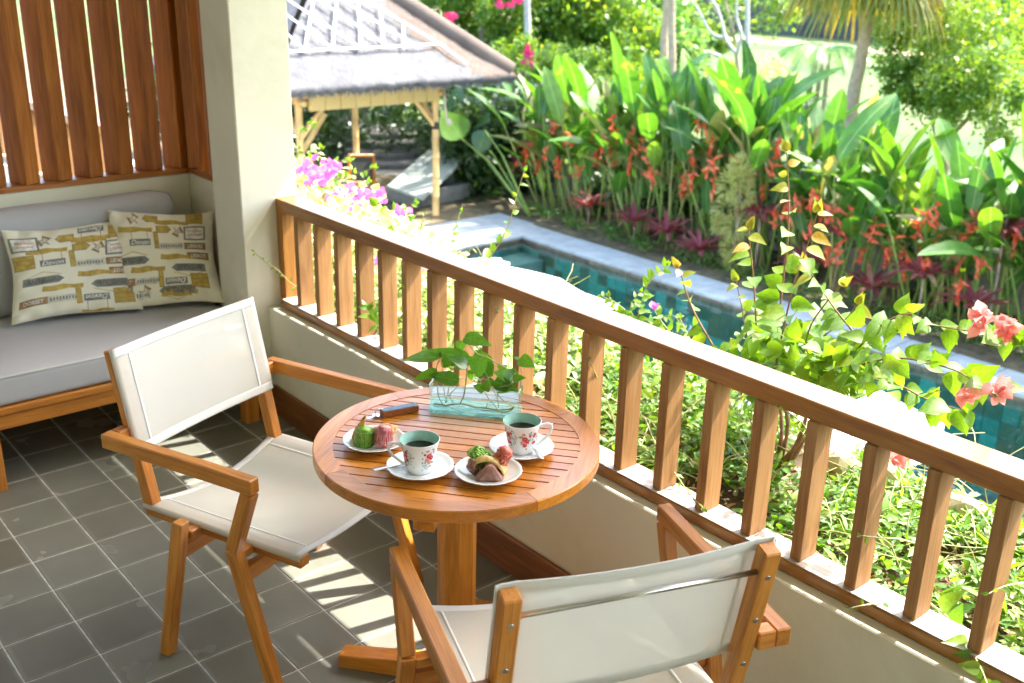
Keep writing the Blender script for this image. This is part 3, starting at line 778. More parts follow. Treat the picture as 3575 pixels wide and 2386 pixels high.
for k in range(len(edges) - 1):
    y0 = edges[k] + (gap / 2 if k else .001); y1 = edges[k + 1] - (gap / 2 if k < len(edges) - 2 else .001)
    if y1 - y0 < .004: continue
    bm = bmesh.new(); top = []; n = 10; rr = R0 - .0004; ymid = (y0 + y1) / 2
    pts = []
    for i in range(n + 1):
        yy = y0 + (y1 - y0) * i / n; pts.append((math.sqrt(max(1e-6, rr * rr - yy * yy)), yy))
    for i in range(n, -1, -1):
        yy = y0 + (y1 - y0) * i / n; pts.append((-math.sqrt(max(1e-6, rr * rr - yy * yy)), yy))
    vs_ = [bm.verts.new((x, y - ymid, 0)) for x, y in pts]; f = bm.faces.new(vs_)
    ex = bmesh.ops.extrude_face_region(bm, geom=[f]); bmesh.ops.translate(bm, vec=(0, 0, -.024), verts=[e for e in ex['geom'] if isinstance(e, bmesh.types.BMVert)])
    bmesh.ops.recalc_face_normals(bm, faces=bm.faces)
    link('slat', bm_me(bm, 'slat'), tb, M['table_teak'], (0, ymid, TZ - .0012 - rnd.uniform(0, .0004)))
for a in (0, math.pi / 2):
    o = link('under_frame', box_me((.60, .05, .03), .002, M['table_teak']), tb, None, (0, 0, TZ - .0425 - (.0301 if a else 0))); o.rotation_euler = (0, 0, a)
bm = bmesh.new(); oc = [(.0515 * math.cos(a), .0515 * math.sin(a)) for a in [math.radians(22 + 45 * k) for k in range(8)]]
for z in (.063, TZ - .0885):
    pass
lo_ = [bm.verts.new((x, y, -.28)) for x, y in oc]; hi_ = [bm.verts.new((x, y, .29)) for x, y in oc]
for k in range(8): bm.faces.new((lo_[k], lo_[(k + 1) % 8], hi_[(k + 1) % 8], hi_[k]))
bm.faces.new(lo_[::-1]); bm.faces.new(hi_); bmesh.ops.bevel(bm, geom=bm.edges[:], offset=.0015, affect='EDGES')
bmesh.ops.rotate(bm, matrix=Matrix.Rotation(math.pi / 2, 3, 'Y'), verts=bm.verts)
o = link('column', bm_me(bm, 'column'), tb, M['table_teak'], (0, 0, .343)); o.rotation_euler = (0, math.pi / 2, 0)
for k in range(4):
    bm = bmesh.new(); h0, h1 = .062, .038; w = .029; L = .30
    V = [(.0, -w, .0), (L, -w, 0), (L, w, 0), (0, w, 0), (0, -w, h0), (L, -w, h1), (L, w, h1), (0, w, h0)]
    V = [(x, y, z) for x, y, z in V]; q = [bm.verts.new(p) for p in V]
    for f in ((3, 2, 1, 0), (4, 5, 6, 7), (0, 1, 5, 4), (1, 2, 6, 5), (2, 3, 7, 6), (3, 0, 4, 7)): bm.faces.new([q[i] for i in f])
    bmesh.ops.bevel(bm, geom=bm.edges[:], offset=.003, affect='EDGES')
    o = link('foot', bm_me(bm, 'foot'), tb, M['table_teak'], (.03 * math.cos(k * math.pi / 2) , .03 * math.sin(k * math.pi / 2), 0)); o.rotation_euler = (0, 0, k * math.pi / 2)

# ================================================================== THINGS ON THE TABLE
def scal(n, amp, r0, pw=1.0):
    return lambda r, z, a: r * (1 + amp * max(0, (r / r0)) ** 6 * (abs(math.cos(a * n / 2)) ** .6 - .6))
def saucer(name, x, y, r, label, cat, seed):
    o = empty(name, (x, y, TZ), seed, label=label, cat=cat, group=None)
    k = r / .08
    pr = [(0, .0022), (.026 * k, .0022), (.029 * k, .0000), (.033 * k, .0002), (.036 * k, .0030), (.055 * k, .0085), (.070 * k, .0135), (.0785 * k, .0165), (.0800 * k, .0175), (.0798 * k, .0187),
          (.0775 * k, .0188), (.072 * k, .0172), (.0705 * k, .0160), (.056 * k, .0110), (.040 * k, .0060), (.034 * k, .0046), (.0325 * k, .0056), (.031 * k, .0044), (0, .0044)]
    lathe('dish', pr, M['porcelain'], o, 96, mod=scal(12, .022, r))
    return o
def decal(o, prof_r, ang0, z0, items):
    for (da, dz, w, h, mat, shp) in items:
        bm = bmesh.new(); n = 8; ring = []
        c = None
        def P(a, z):
            r = prof_r(z) + .00035; return (r * math.cos(a), r * math.sin(a), z)
        r0 = prof_r(z0 + dz)
        cv = bm.verts.new(P(ang0 + da, z0 + dz))
        for k in range(n):
            t = 2 * math.pi * k / n; q = 1 if shp == 0 else (1 if k % 2 else .45)
            ring.append(bm.verts.new(P(ang0 + da + w * q * math.cos(t) / r0, z0 + dz + h * q * math.sin(t))))
        for k in range(n): bm.faces.new((cv, ring[k], ring[(k + 1) % n]))
        link('printed_flower', bm_me(bm, 'decal'), o, mat)
def gl(name, c): return simple(name, c, .2, 0, .25, 900)
M['d_red'] = gl('print_rose_red', (.55, .035, .03)); M['d_pink'] = gl('print_rose_pink', (.66, .26, .22)); M['d_green'] = gl('print_leaf_green', (.17, .21, .07))
M['d_grey'] = gl('print_grey_scroll', (.42, .42, .37)); M['d_blue'] = gl('print_blue_flower', (.42, .60, .60))
def cup(x, y, ha, label, spots):
    o = empty('coffee_cup', (x, y, TZ + .0046), label=label, cat='cup')
    ro = [(.0, .0015), (.021, .0015), (.0225, 0), (.0265, 0), (.029, .003), (.0325, .011), (.0352, .022), (.0372, .036), (.0392, .052), (.0418, .064), (.0445, .073), (.0462, .079)]
    rim = [(.0468, .0806), (.0466, .0816), (.0456, .0817)]
    def pr_(z):
        for (r0, z0), (r1, z1) in zip(ro[3:], ro[4:]):
            if z0 <= z <= z1: return r0 + (r1 - r0) * (z - z0) / (z1 - z0)
        return .046
    lathe('body', ro + rim, M['porcelain'], o, 72, mod=lambda r, z, a: r * (1 + .012 * max(0, z - .045) / .035 * abs(math.sin(4 * a))))
    lathe('glaze', [(.0455, .0812), (.0444, .077), (.0425, .071), (.0400, .063), (.0374, .052), (.0355, .036), (.0335, .022), (.030, .010), (.0, .008)], M['celadon'], o, 72)
    bm = bmesh.new(); bmesh.ops.create_circle(bm, cap_ends=True, segments=72, radius=.0385)
    link('coffee', bm_me(bm, 'coffee'), o, M['coffee'], (0, 0, .0585))
    ca, sa = math.cos(ha), math.sin(ha)
    hp = [(.0408, .0655), (.052, .0715), (.0625, .0735), (.0705, .0705), (.0725, .062), (.070, .052), (.062, .040), (.051, .030), (.043, .0225), (.0362, .0185)]
    pts = []
    for i in range(len(hp) - 1):
        for t in (0, .5): pts.append(((hp[i][0] * (1 - t) + hp[i + 1][0] * t), (hp[i][1] * (1 - t) + hp[i + 1][1] * t)))
    pts.append(hp[-1])
    tube('handle', [(r * ca, r * sa, z) for r, z in pts], [.0042] * 2 + [.0034] * (len(pts) - 4) + [.0040] * 2, M['porcelain'], o, 10)
    tube('handle_spur', [(.0685 * ca, .0685 * sa, .0705), (.0745 * ca, .0745 * sa, .0735)], [.0034, .0012], M['porcelain'], o, 8)
    for a0, z0, kind in spots:
        it = []
        r = random.Random(int(a0 * 10) + 5)
        if kind == 'rose':
            for _ in range(16): it.append((r.uniform(-.34, .34), r.uniform(-.017, .019), .0024, .0028, M['d_green'], 1))
            for q in ((0, .004, .0058), (-.10, -.004, .0048), (.13, -.001, .005), (.02, -.010, .0044), (-.22, .009, .0028), (.26, .011, .0028), (.1, -.019, .0022), (-.08, .016, .003)):
                m_ = M['d_red'] if r.random() < .55 else M['d_pink']
                it.append((q[0], q[1], q[2], q[2], m_, 0)); it.append((q[0] + .02, q[1] + .001, q[2] * .5, q[2] * .5, M['d_pink'], 1))
        if kind == 'grey':
            for _ in range(34): it.append((r.gauss(0, .18), r.gauss(0, .009), .0022, .0026, M['d_grey'], 1))
            for _ in range(4): it.append((r.uniform(-.25, -.1), r.uniform(-.012, .012), .0035, .0035, M['d_red'], 0))
        if kind == 'blue':
            for _ in range(9): it.append((r.gauss(0, .13), r.gauss(0, .004), .0030, .0026, M['d_blue'], 1))
        # raise successive marks a hair so that no two lie in one plane
        for n_, q in enumerate([(a_ * 1.25, b_ * 1.2, c_ * 1.25, d_ * 1.25, e_, f_) for a_, b_, c_, d_, e_, f_ in it]):
            decal(o, lambda z, n_=n_: pr_(z) + .00003 * n_, a0, z0, [q])
    return o
def join_decals(o):
    """the tiny printed marks of one cup are joined into one part"""
    ch = [c for c in o.children if c.name.startswith('printed_flower')]
    by = {}
    for c in ch: by.setdefault(c.data.materials[0].name, []).append(c)
    for k, L in by.items():
        bm = bmesh.new()
        for c in L: bm.from_mesh(c.data)
        mt = L[0].data.materials[0]
        me = bm_me(bm, 'print'); 
        for c in L: bpy.data.objects.remove(c)
        link('printed_flowers', me, o, mt)['kind'] = 'stuff'
view = math.atan2(CAM[1] - .7, CAM[0] - 1.98)      # direction from the table to the camera
saucer('saucer', 1.980, .550, .0795, 'white scalloped saucer under the cup between the two cake plates, spoon on its left', 'saucer', .1)
saucer('saucer', 2.046, .806, .0795, 'white scalloped saucer under the cup beside the glass vase', 'saucer', .4)
c1 = cup(1.984, .547, math.pi + .867 + .12, 'floral coffee cup with its handle to the left, in the middle of the table front', [(view + .62, .048, 'rose'), (view - .62, .046, 'grey'), (view + .42, .024, 'blue'), (view - 1.1, .046, 'rose')])
c2 = cup(2.050, .803, .867 + .05, 'floral coffee cup with its handle to the right, beside the glass vase', [(view + .14, .044, 'rose'), (view - 1.05, .048, 'rose'), (view + 1.0, .045, 'grey'), (view - .7, .044, 'grey')])
for c in (c1, c2): join_decals(c)
saucer('dessert_plate', 1.797, .541, .077, 'white scalloped plate of cakes on the left of the table', 'plate', .2)
saucer('dessert_plate', 2.097, .661, .0795, 'white scalloped plate of cakes at the front of the table, right of the cups', 'plate', .7)

def spoon(end, tip, label):
    end, tip = Vector(end), Vector(tip); L = .132
    d = (tip - end).normalized()
    o = empty('teaspoon', end, label=label, cat='spoon')
    Fm = frame(d, (0, 0, 1))
    bm = bmesh.new()
    # handle: flat bar widening to its end, then the bowl
    P = [(0, .0052, .0009), (.004, .0060, .0011), (.03, .0052, .0012), (.06, .0034, .0014), (.085, .0024, .0017), (.095, .0030, .0014), (.102, .0075, .0010), (.112, .0108, .0008), (.122, .0098, .0008), (.130, .005, .0008), (.132, .0008, .0006)]
    prev = None
    for x, w, t in P:
        dz = -.0035 * math.sin(max(0, min(1, (x - .094) / .038)) * math.pi)
        ring = [bm.verts.new((x, -w, dz * .2 + t)), bm.verts.new((x, 0, dz + t)), bm.verts.new((x, w, dz * .2 + t)), bm.verts.new((x, w, dz * .2 - t)), bm.verts.new((x, 0, dz - t)), bm.verts.new((x, -w, dz * .2 - t))]
        if prev:
            for k in range(6): bm.faces.new((prev[k], prev[(k + 1) % 6], ring[(k + 1) % 6], ring[k]))
        else: bm.faces.new(ring)
        prev = ring
    bm.faces.new(prev[::-1]); bmesh.ops.recalc_face_normals(bm, faces=bm.faces)
    ob = link('spoon_body', bm_me(bm, 'spoon', True), o, M['steel'], M=Fm.to_4x4())
    return o
spoon((1.948, .440, .7435), (1.9455, .556, .7285), 'steel teaspoon lying across the left rim of the front saucer')
spoon((2.138, .791, .7415), (2.03, .846, .7275), 'steel teaspoon lying across the right rim of the saucer beside the vase')

# cakes -------------------------------------------------------------
def food_mat(name, c0, c1, c2, rough=.5, sc=90):
    m, nt, bs = mat_new(name); v = coords(nt, (1, 1, 1)); n = noise(nt, v, sc, 4, .65); n2 = noise(nt, v, sc * 3, 2, .5)
    r = ramp(nt, n.outputs[0], [(.32, c0), (.5, c1), (.68, c2)]); nt.links.new(r.outputs[0], bs.inputs[0])
    bs.inputs['Roughness'].default_value = rough; bs.inputs['Subsurface Weight'].default_value = .15; bs.inputs['Subsurface Radius'].default_value = (.004, .003, .002)
    bump(nt, bs, n2.outputs[0], .35, .0015); return m
M['f_green'] = food_mat('green_cake', (.12, .28, .015), (.21, .42, .03), (.38, .50, .10))
M['f_pink'] = food_mat('pink_cake', (.62, .10, .11), (.70, .20, .20), (.80, .45, .38))
M['f_red'] = food_mat('red_cake', (.62, .08, .05), (.72, .16, .10), (.78, .34, .20))
M['f_fried'] = food_mat('fried_fritter', (.36, .13, .02), (.58, .28, .05), (.70, .45, .14), .4)
M['f_pale'] = food_mat('pale_fritter', (.46, .24, .05), (.64, .42, .13), (.74, .55, .22), .4)
M['f_brown'] = food_mat('brown_rice_cake', (.22, .095, .07), (.30, .14, .105), (.38, .20, .15), .35)
from mathutils import noise as mnoise
def blob(name, pos, size, mat, label, cat, rz=0, tilt=(0, 0), shape='cyl', nz=.12, seed=0, plate=TZ + .0052):
    bm = bmesh.new()
    if shape == 'cyl':
        bmesh.ops.create_cone(bm, cap_ends=True, segments=28, radius1=1.05, radius2=.82, depth=2)
        bmesh.ops.bevel(bm, geom=[e for e in bm.edges if abs(abs(e.verts[0].co.z) - 1) < .01 and abs(abs(e.verts[1].co.z) - 1) < .01], offset=.22, segments=3, affect='EDGES')
        bmesh.ops.subdivide_edges(bm, edges=[e for e in bm.edges if e.calc_length() > .8], cuts=6)
    elif shape == 'ico': bmesh.ops.create_icosphere(bm, subdivisions=4, radius=1)
    elif shape == 'wedge':
        V = [(-1, -1, -1), (1, -1, -1), (1, 1, -1), (-1, 1, -1), (-.25, -.75, 1), (.15, -.75, 1), (.15, .8, .75), (-.25, .8, .75)]
        q = [bm.verts.new(p) for p in V]
        for f in ((3, 2, 1, 0), (4, 5, 6, 7), (0, 1, 5, 4), (1, 2, 6, 5), (2, 3, 7, 6), (3, 0, 4, 7)): bm.faces.new([q[i] for i in f])
        bmesh.ops.bevel(bm, geom=bm.edges[:], offset=.10, segments=2, affect='EDGES')
        bmesh.ops.subdivide_edges(bm, edges=bm.edges[:], cuts=3, use_grid_fill=True)
    elif shape == 'horn':
        prev = None; n = 16
        for i in range(19):
            t = i / 18; r = (1 - t) ** .75 * .95 * min(1, .55 + t * 4) + .02; cx = .9 * t * t; z = -1 + 2 * t
            ring = [bm.verts.new((cx + r * math.cos(k * 2 * math.pi / n), .6 * r * math.sin(k * 2 * math.pi / n), z)) for k in range(n)]
            if prev:
                for k in range(n): bm.faces.new((prev[k], prev[(k + 1) % n], ring[(k + 1) % n], ring[k]))
            else: bm.faces.new(ring[::-1])
            prev = ring
        bm.faces.new(prev)
    elif shape == 'strip':   # a fritter bent over like an arch
        prev = None; n = 14
        for i in range(25):
            t = i / 24; a = math.pi * (1.02 - 1.04 * t); w = .30 + .05 * math.sin(t * 9)
            cx = math.cos(a); cz = math.sin(a) * 1.25 - .55; tw = .12 + .10 * math.sin(t * math.pi)
            ring = []
            for k in range(n):
                b = k * 2 * math.pi / n; rr = tw * math.cos(b)
                ring.append(bm.verts.new((cx + rr * math.cos(a), w * 1.6 * math.sin(b), cz + rr * math.sin(a))))
            if prev:
                for k in range(n): bm.faces.new((prev[k], prev[(k + 1) % n], ring[(k + 1) % n], ring[k]))
            else: bm.faces.new(ring[::-1])
            prev = ring
        bm.faces.new(prev)
    sd_ = Vector((seed * 3.1, seed * 1.7, seed))
    for v in bm.verts:
        n1 = mnoise.noise(v.co * 1.6 + sd_); n2 = mnoise.noise(v.co * 5 + sd_)
        d = v.co.normalized() if v.co.length > 0 else Vector((0, 0, 1))
        v.co += d * (n1 * nz + n2 * nz * .45)
    R = Euler((tilt[0], tilt[1], rz)).to_matrix()
    for v in bm.verts: v.co = R @ Vector((v.co.x * size[0], v.co.y * size[1], v.co.z * size[2]))
    for v in bm.verts: v.co *= 1.27
    zm = min(v.co.z for v in bm.verts)
    bmesh.ops.translate(bm, vec=(0, 0, -zm), verts=bm.verts); bmesh.ops.recalc_face_normals(bm, faces=bm.faces)
    o = link(name, bm_me(bm, name, True), None, mat, (pos[0], pos[1], plate)); return tag(o, label, cat)
P1 = Vector((1.797, .541)); P2 = Vector((2.097, .661)); RT = Vector((.647, .762)); TO = Vector((math.cos(view), math.sin(view)))
def off(P, r, t): q = P + RT * r + TO * t; return (q.x, q.y)
blob('rice_roll', off(P1, -.022, .014), (.0205, .0205, .0175), M['f_green'], 'green rolled pancake cake standing at the front of the left plate', 'cake', .3, nz=.05, seed=1)
blob('rice_roll', off(P1, .026, .016), (.0185, .0195, .0190), M['f_pink'], 'pink sponge cake standing beside the green roll on the left plate', 'cake', .8, (-.18, .1), nz=.06, seed=2)
blob('fritter', off(P1, -.038, -.006), (.0135, .015, .029), M['f_fried'], 'pointed golden fried fritter at the left edge of the left plate', 'fritter', .75, (0, .12), 'horn', .10, seed=3)
blob('fritter', off(P1, .020, -.022), (.026, .015, .014), M['f_fried'], 'lumpy orange fritter behind the pink cake on the left plate', 'fritter', .9, (0, -.1), 'ico', .35, seed=4)
blob('rice_roll', off(P2, -.016, -.026), (.0165, .0165, .024), M['f_green'], 'green rolled pancake cake leaning at the back of the front plate', 'cake', .7, (.15, -1.05), 'cyl', .30, seed=5)
blob('rice_cake', off(P2, .030, -.016), (.0165, .0175, .0220), M['f_red'], 'coral red steamed cake standing at the back right of the front plate', 'cake', .2, (-.2, .45), 'cyl', .26, seed=6)
blob('fritter', off(P2, -.001, .002), (.030, .020, .019), M['f_pale'], 'pale banana fritter folded like an arch across the front plate', 'fritter', .867, (.15, .16), 'strip', .26, seed=7)
blob('rice_cake', off(P2, .004, .028), (.026, .0145, .0150), M['f_brown'], 'brown wedge of rice cake at the front of the front plate', 'cake', .867, (0, .06), 'wedge', .08, seed=8)
blob('rice_cake', off(P2, -.036, .004), (.011, .010, .0155), M['f_brown'], 'small brown lump of rice cake at the left of the front plate', 'cake', .3, (.2, -.15), 'ico', .22, seed=9)

# key fob ------------------------------------------------------------
M['fob_side'] = simple('fob_wood', (.24, .08, .022), .35, 0, .3, 60)
M['fob_top'] = simple('fob_blue_stain', (.045, .09, .13), .4, 0, .35, 120)
ka = math.radians(78); kc = Vector((1.6888, .6954)) + Vector((-math.sin(ka), math.cos(ka))) * .0125
kf = empty('key_fob', (kc.x, kc.y, TZ), ka, label='wooden key fob marked 34 with a steel ring and key, left on the table', cat='key fob')
link('block', box_me((.102, .025, .0165), .0022, M['fob_side'], 2), kf, None, (0, 0, .00825 + .0003))
link('stained_face', box_me((.098, .0215, .0010), .0004, M['fob_top']), kf, None, (0, 0, .0172))
v34, f34 = text_me('3 4')
link('number', mesh('number', [(.031 + x * .0125, y * .0068, .01785) for x, y in v34], f34), kf, M['coffee'])
bm = bmesh.new(); bmesh.ops.create_circle(bm, cap_ends=True, segments=16, radius=.0028)
link('hole', bm_me(bm, 'hole'), kf, M['coffee'], (-.042, .003, .01775))
ring = [(-.042 - .0125 + .0125 * math.cos(t), .0035 * math.sin(t * 1) + .001, .0105 + .0102 * math.sin(t)) for t in np.linspace(0, 2 * math.pi * 1.02, 30)]
tube('ring', ring, .0009, M['steel'], kf, 6)
tube('ring', [(x - .0012, y + .0016, z) for x, y, z in ring], .0009, M['steel'], kf, 6)
bm = bmesh.new(); bmesh.ops.create_cone(bm, cap_ends=True, segments=20, radius1=.0105, radius2=.0105, depth=.0018)
add_box(bm, (.030, .0055, .0016), (-.022, .0, 0)); add_box(bm, (.014, .0025, .0016), (-.026, -.0035, 0))
ko = link('key', bm_me(bm, 'key'), kf, M['steel'], (-.062, .006, .0032)); ko.rotation_euler = (.08, .12, .5)

def schlick(nt, f0, normal=None):
    lw = nd(nt, 'ShaderNodeLayerWeight', Blend=.5)
    if normal: nt.links.new(normal, lw.inputs['Normal'])
    p = nd(nt, 'ShaderNodeMath', _operation='POWER'); nt.links.new(lw.outputs['Facing'], p.inputs[0]); p.inputs[1].default_value = 5
    m = nd(nt, 'ShaderNodeMath', _operation='MULTIPLY_ADD'); nt.links.new(p.outputs[0], m.inputs[0]); m.inputs[1].default_value = 1 - f0; m.inputs[2].default_value = f0
    return m.outputs[0]
# glass vase with pothos cuttings -------------------------------------
def glass(name, tint, amount, gloss=.05):
    m, nt, bs = mat_new(name); nt.nodes.remove(bs); out = nt.nodes['Material Output']
    tp = nt.nodes.new('ShaderNodeBsdfTransparent'); tp.inputs[0].default_value = (*tint, 1)
    gs = nt.nodes.new('ShaderNodeBsdfGlossy'); gs.inputs['Roughness'].default_value = gloss; gs.inputs[0].default_value = (.9, 1, .98, 1)
    mx = nt.nodes.new('ShaderNodeMixShader')
    v = coords(nt, (1, 1, 1)); n = noise(nt, v, 55, 3, .5); b = nd(nt, 'ShaderNodeBump', Strength=.3, Distance=.001); nt.links.new(n.outputs[0], b.inputs['Height'])
    nt.links.new(b.outputs[0], gs.inputs['Normal'])
    nt.links.new(schlick(nt, .045), mx.inputs[0]); nt.links.new(tp.outputs[0], mx.inputs[1]); nt.links.new(gs.outputs[0], mx.inputs[2])
    sh = mx.outputs[0]
    if amount:  # pale diffuse streaks painted in for sky light refracted by thick glass
        df = nt.nodes.new('ShaderNodeBsdfTranslucent'); df.inputs[0].default_value = (.55, .92, .90, 1)
        d2 = nt.nodes.new('ShaderNodeBsdfDiffuse'); d2.inputs[0].default_value = (.80, .97, .96, 1)
        a = nd(nt, 'ShaderNodeMixShader', Fac=.5); nt.links.new(df.outputs[0], a.inputs[1]); nt.links.new(d2.outputs[0], a.inputs[2])
        w = noise(nt, coords(nt, (16, 150, 60)), 1, 4, .6, 1.2); rm = ramp(nt, w.outputs[0], [(.42, g3(amount * .15)), (.56, g3(min(1, amount * 2.3)))])
        m2 = nt.nodes.new('ShaderNodeMixShader'); nt.links.new(rm.outputs[0], m2.inputs[0]); nt.links.new(sh, m2.inputs[1]); nt.links.new(a.outputs[0], m2.inputs[2]); sh = m2.outputs[0]
    nt.links.new(sh, out.inputs[0]); return m
M_dummy = 0
M['glass'] = glass('vase_glass', (.93, .99, .98), 0); M['glass_base'] = glass('vase_base_glass', (.66, .95, .93), .26)
M['glass_edge'] = glass('vase_edge_glass', (.60, .92, .88), .3); M['water_in'] = glass('vase_water', (.96, .985, .97), 0)
VA = math.radians(41.4); vc = (Vector((1.7209, .7585)) + Vector((1.9034, .9194))) / 2 + Vector((-math.sin(VA), math.cos(VA))) * .038
vz = empty('glass_vase', (vc.x, vc.y, TZ), VA, label='low rectangular pale green glass vase of water at the back of the table', cat='vase')
VLx, VLy, VH2 = .243, .078, .078
def rrect(lx, ly, r, n=5):
    P = []
    for cx, cy, a0 in ((lx / 2 - r, ly / 2 - r, 0), (-lx / 2 + r, ly / 2 - r, 90), (-lx / 2 + r, -ly / 2 + r, 180), (lx / 2 - r, -ly / 2 + r, 270)):
        for k in range(n + 1): a = math.radians(a0 + 90 * k / n); P.append((cx + r * math.cos(a), cy + r * math.sin(a)))
    return P
def shell(rings, close_bottom=True, close_top=False):
    bm = bmesh.new(); L = []
    for P, z in rings: L.append([bm.verts.new((x, y, z)) for x, y in P])
    n = len(L[0])
    for a, b in zip(L, L[1:]):
        for k in range(n): bm.faces.new((a[k], a[(k + 1) % n], b[(k + 1) % n], b[k]))
    if close_bottom: bm.faces.new(L[0][::-1])
    if close_top: bm.faces.new(L[-1])
    bmesh.ops.recalc_face_normals(bm, faces=bm.faces); return bm
o_ = rrect(VLx, VLy, .011); i_ = rrect(VLx - .009, VLy - .009, .008)
link('wall', bm_me(shell([(o_, .0125), (o_, VH2 - .0012)], False), 'w', True), vz, M['glass'])
link('inner_wall', bm_me(shell([(i_, .0125), (i_, VH2 - .0012)], False), 'w', True), vz, M['glass'])
link('rim', bm_me(shell([(o_, VH2 - .0011), (rrect(VLx - .002, VLy - .002, .010), VH2 + .0004), (rrect(VLx - .007, VLy - .007, .008), VH2 + .0004), (i_, VH2 - .0011)], False), 'r', True), vz, M['glass_edge'])
link('base', bm_me(shell([(rrect(VLx - .006, VLy - .006, .010), .0006), (o_, .004), (o_, .0124)], True, True), 'b'), vz, M['glass_base'])
wt = rrect(VLx - .0096, VLy - .0096, .008)
link('water', bm_me(shell([(wt, .0126), (wt, .049)], False, True), 'wt'), vz, M['water_in'])
sl_ = bmesh.new(); 
link('water_line', bm_me(shell([(rrect(VLx - .0092, VLy - .0092, .008), .0482), (rrect(VLx - .0092, VLy - .0092, .008), .0500)], False), 'wl'), vz, M['glass_edge'])

po = empty('pothos_cuttings', (vc.x, vc.y, TZ + .0128), label='leafy green pothos vines standing in the glass vase', cat='plant')
VN = Vector((math.sin(VA), -math.cos(VA), 0)); V0 = Vector((vc.x, vc.y, TZ))
def zp(u, v, dep=0): # picture spot to a vertical plane through the vase, dep metres towards the viewer
    return atp((1400 + u / 4.126) / 1.5219, (1120 + v / 4.126) / 1.5219, V0 + VN * dep, VN)
PL = [((575, 530), (0, 490), 200, .03, -.035, 1), ((985, 555), (400, 410), 170, .0, .03, 0), ((950, 655), (712, 515), 165, .03, .05, 1), ((905, 245), (1272, 318), 190, .0, .02, 1),
      ((872, 290), (842, 440), 130, -.01, 0, 1), ((1130, 560), (1100, 812), 220, .035, .05, 0), ((1190, 640), (1330, 800), 190, .0, -.01, 0), ((1200, 690), (1085, 425), 250, -.02, -.04, 1),
      ((1705, 550), (1912, 650), 165, .0, .02, 1), ((1700, 552), (1618, 524), 44, 0, .01, 1), ((530, 735), (185, 830), 125, .02, .04, 0), ((835, 870), (415, 768), 165, .035, .045, 0),
      ((1200, 1010), (1052, 925), 120, .042, .046, 1), ((1200, 1010), (1262, 866), 115, .04, .045, 1), ((1640, 830), (1372, 745), 170, .0, .03, 0), ((1345, 880), (1655, 985), 165, .02, .04, 0),
      ((1610, 835), (1778, 815), 90, .02, .03, 1), ((702, 650), (580, 545), 130, .01, -.01, 0), ((992, 705), (1008, 885), 80, .0, -.02, 1), ((1590, 955), (1388, 1030), 105, .03, .04, 0),
      ((700, 640), (800, 560), 120, -.01, -.02, 0), ((1560, 700), (1690, 900), 120, .0, .0, 0), ((800, 600), (900, 700), 110, -.02, -.02, 1), ((640, 560), (760, 470), 150, -.03, -.04, 1), ((1150, 700), (980, 600), 150, -.02, -.03, 1), ((1420, 720), (1520, 640), 130, -.01, -.02, 0), ((620, 760), (720, 860), 140, .01, .02, 0), ((1450, 840), (1560, 760), 140, -.02, -.02, 1), ((880, 640), (1010, 520), 160, -.03, -.03, 0), ((1340, 860), (1240, 940), 110, .02, .03, 0), ((1560, 880), (1480, 1000), 120, .02, .03, 0)]
pr_r = random.Random(4)
for b, t, w, d0, d1, bright in PL:
    B = zp(*b, d0); Tp = zp(*t, d1); L = (Tp - B).length; L *= 1.08; W = w / 4.126 / 1340 * 1.30
    me = leaf_me('pothos', 1, max(.3, W / L), .22, .16, .012, M['pothos'], pr_r.randint(0, 99))
    nrm_ = (VN * .75 + Vector((0, 0, .75)) + rv(pr_r) * .25)
    o = link('leaf', me, po, None); o.matrix_basis = Matrix.Translation(-Vector(po.location)) @ leafM(B, Tp - B, nrm_, L)
ST = [([(905, 240), (1000, 370), (1100, 480), (1220, 520), (1350, 590), (1500, 680), (1640, 770), (1720, 860), (1730, 1000)], .0022, 0), ([(1703, 555), (1725, 680), (1740, 790), (1730, 880)], .0014, 0),
      ([(575, 540), (520, 640), (515, 800), (520, 930), (545, 1100), (600, 1200)], .0017, .02), ([(560, 560), (600, 640), (600, 760), (610, 950), (660, 1180)], .0013, .01),
      ([(950, 655), (945, 780), (925, 950), (905, 1080), (850, 1195)], .0021, .03), ([(702, 650), (720, 740), (700, 900), (640, 1200)], .0014, .0),
      ([(1190, 690), (1250, 820), (1310, 960), (1380, 1100)], .0014, .01), ([(1200, 1010), (1260, 1120), (1340, 1210), (1440, 1325)], .0016, .035),
      ([(470, 1312), (540, 1262), (640, 1225), (860, 1198), (1020, 1235), (1190, 1285), (1330, 1280), (1450, 1285), (1560, 1275), (1630, 1245)], .0026, .012),
      ([(1190, 1290), (1260, 1320), (1300, 1350), (1350, 1330), (1440, 1338), (1520, 1352)], .0010, .02), ([(1380, 1040), (1440, 1120), (1520, 1180), (1640, 1250)], .0015, .03),
      ([(1440, 1325), (1540, 1310), (1620, 1265)], .002, .03), ([(1345, 890), (1310, 960), (1380, 1000), (1400, 1180), (1400, 1280)], .0014, .0), ([(1250, 1185), (1215, 1270)], .0014, .01),
      ([(830, 880), (800, 960), (700, 1080), (760, 1200)], .0012, .03), ([(1600, 840), (1560, 930), (1320, 965)], .0016, .03), ([(1130, 560), (1200, 520)], .0012, .02), ([(530, 735), (505, 860), (500, 940)], .0013, .03),
      ([(1740, 880), (1755, 920), (1730, 1000), (1700, 1120)], .0014, 0)]
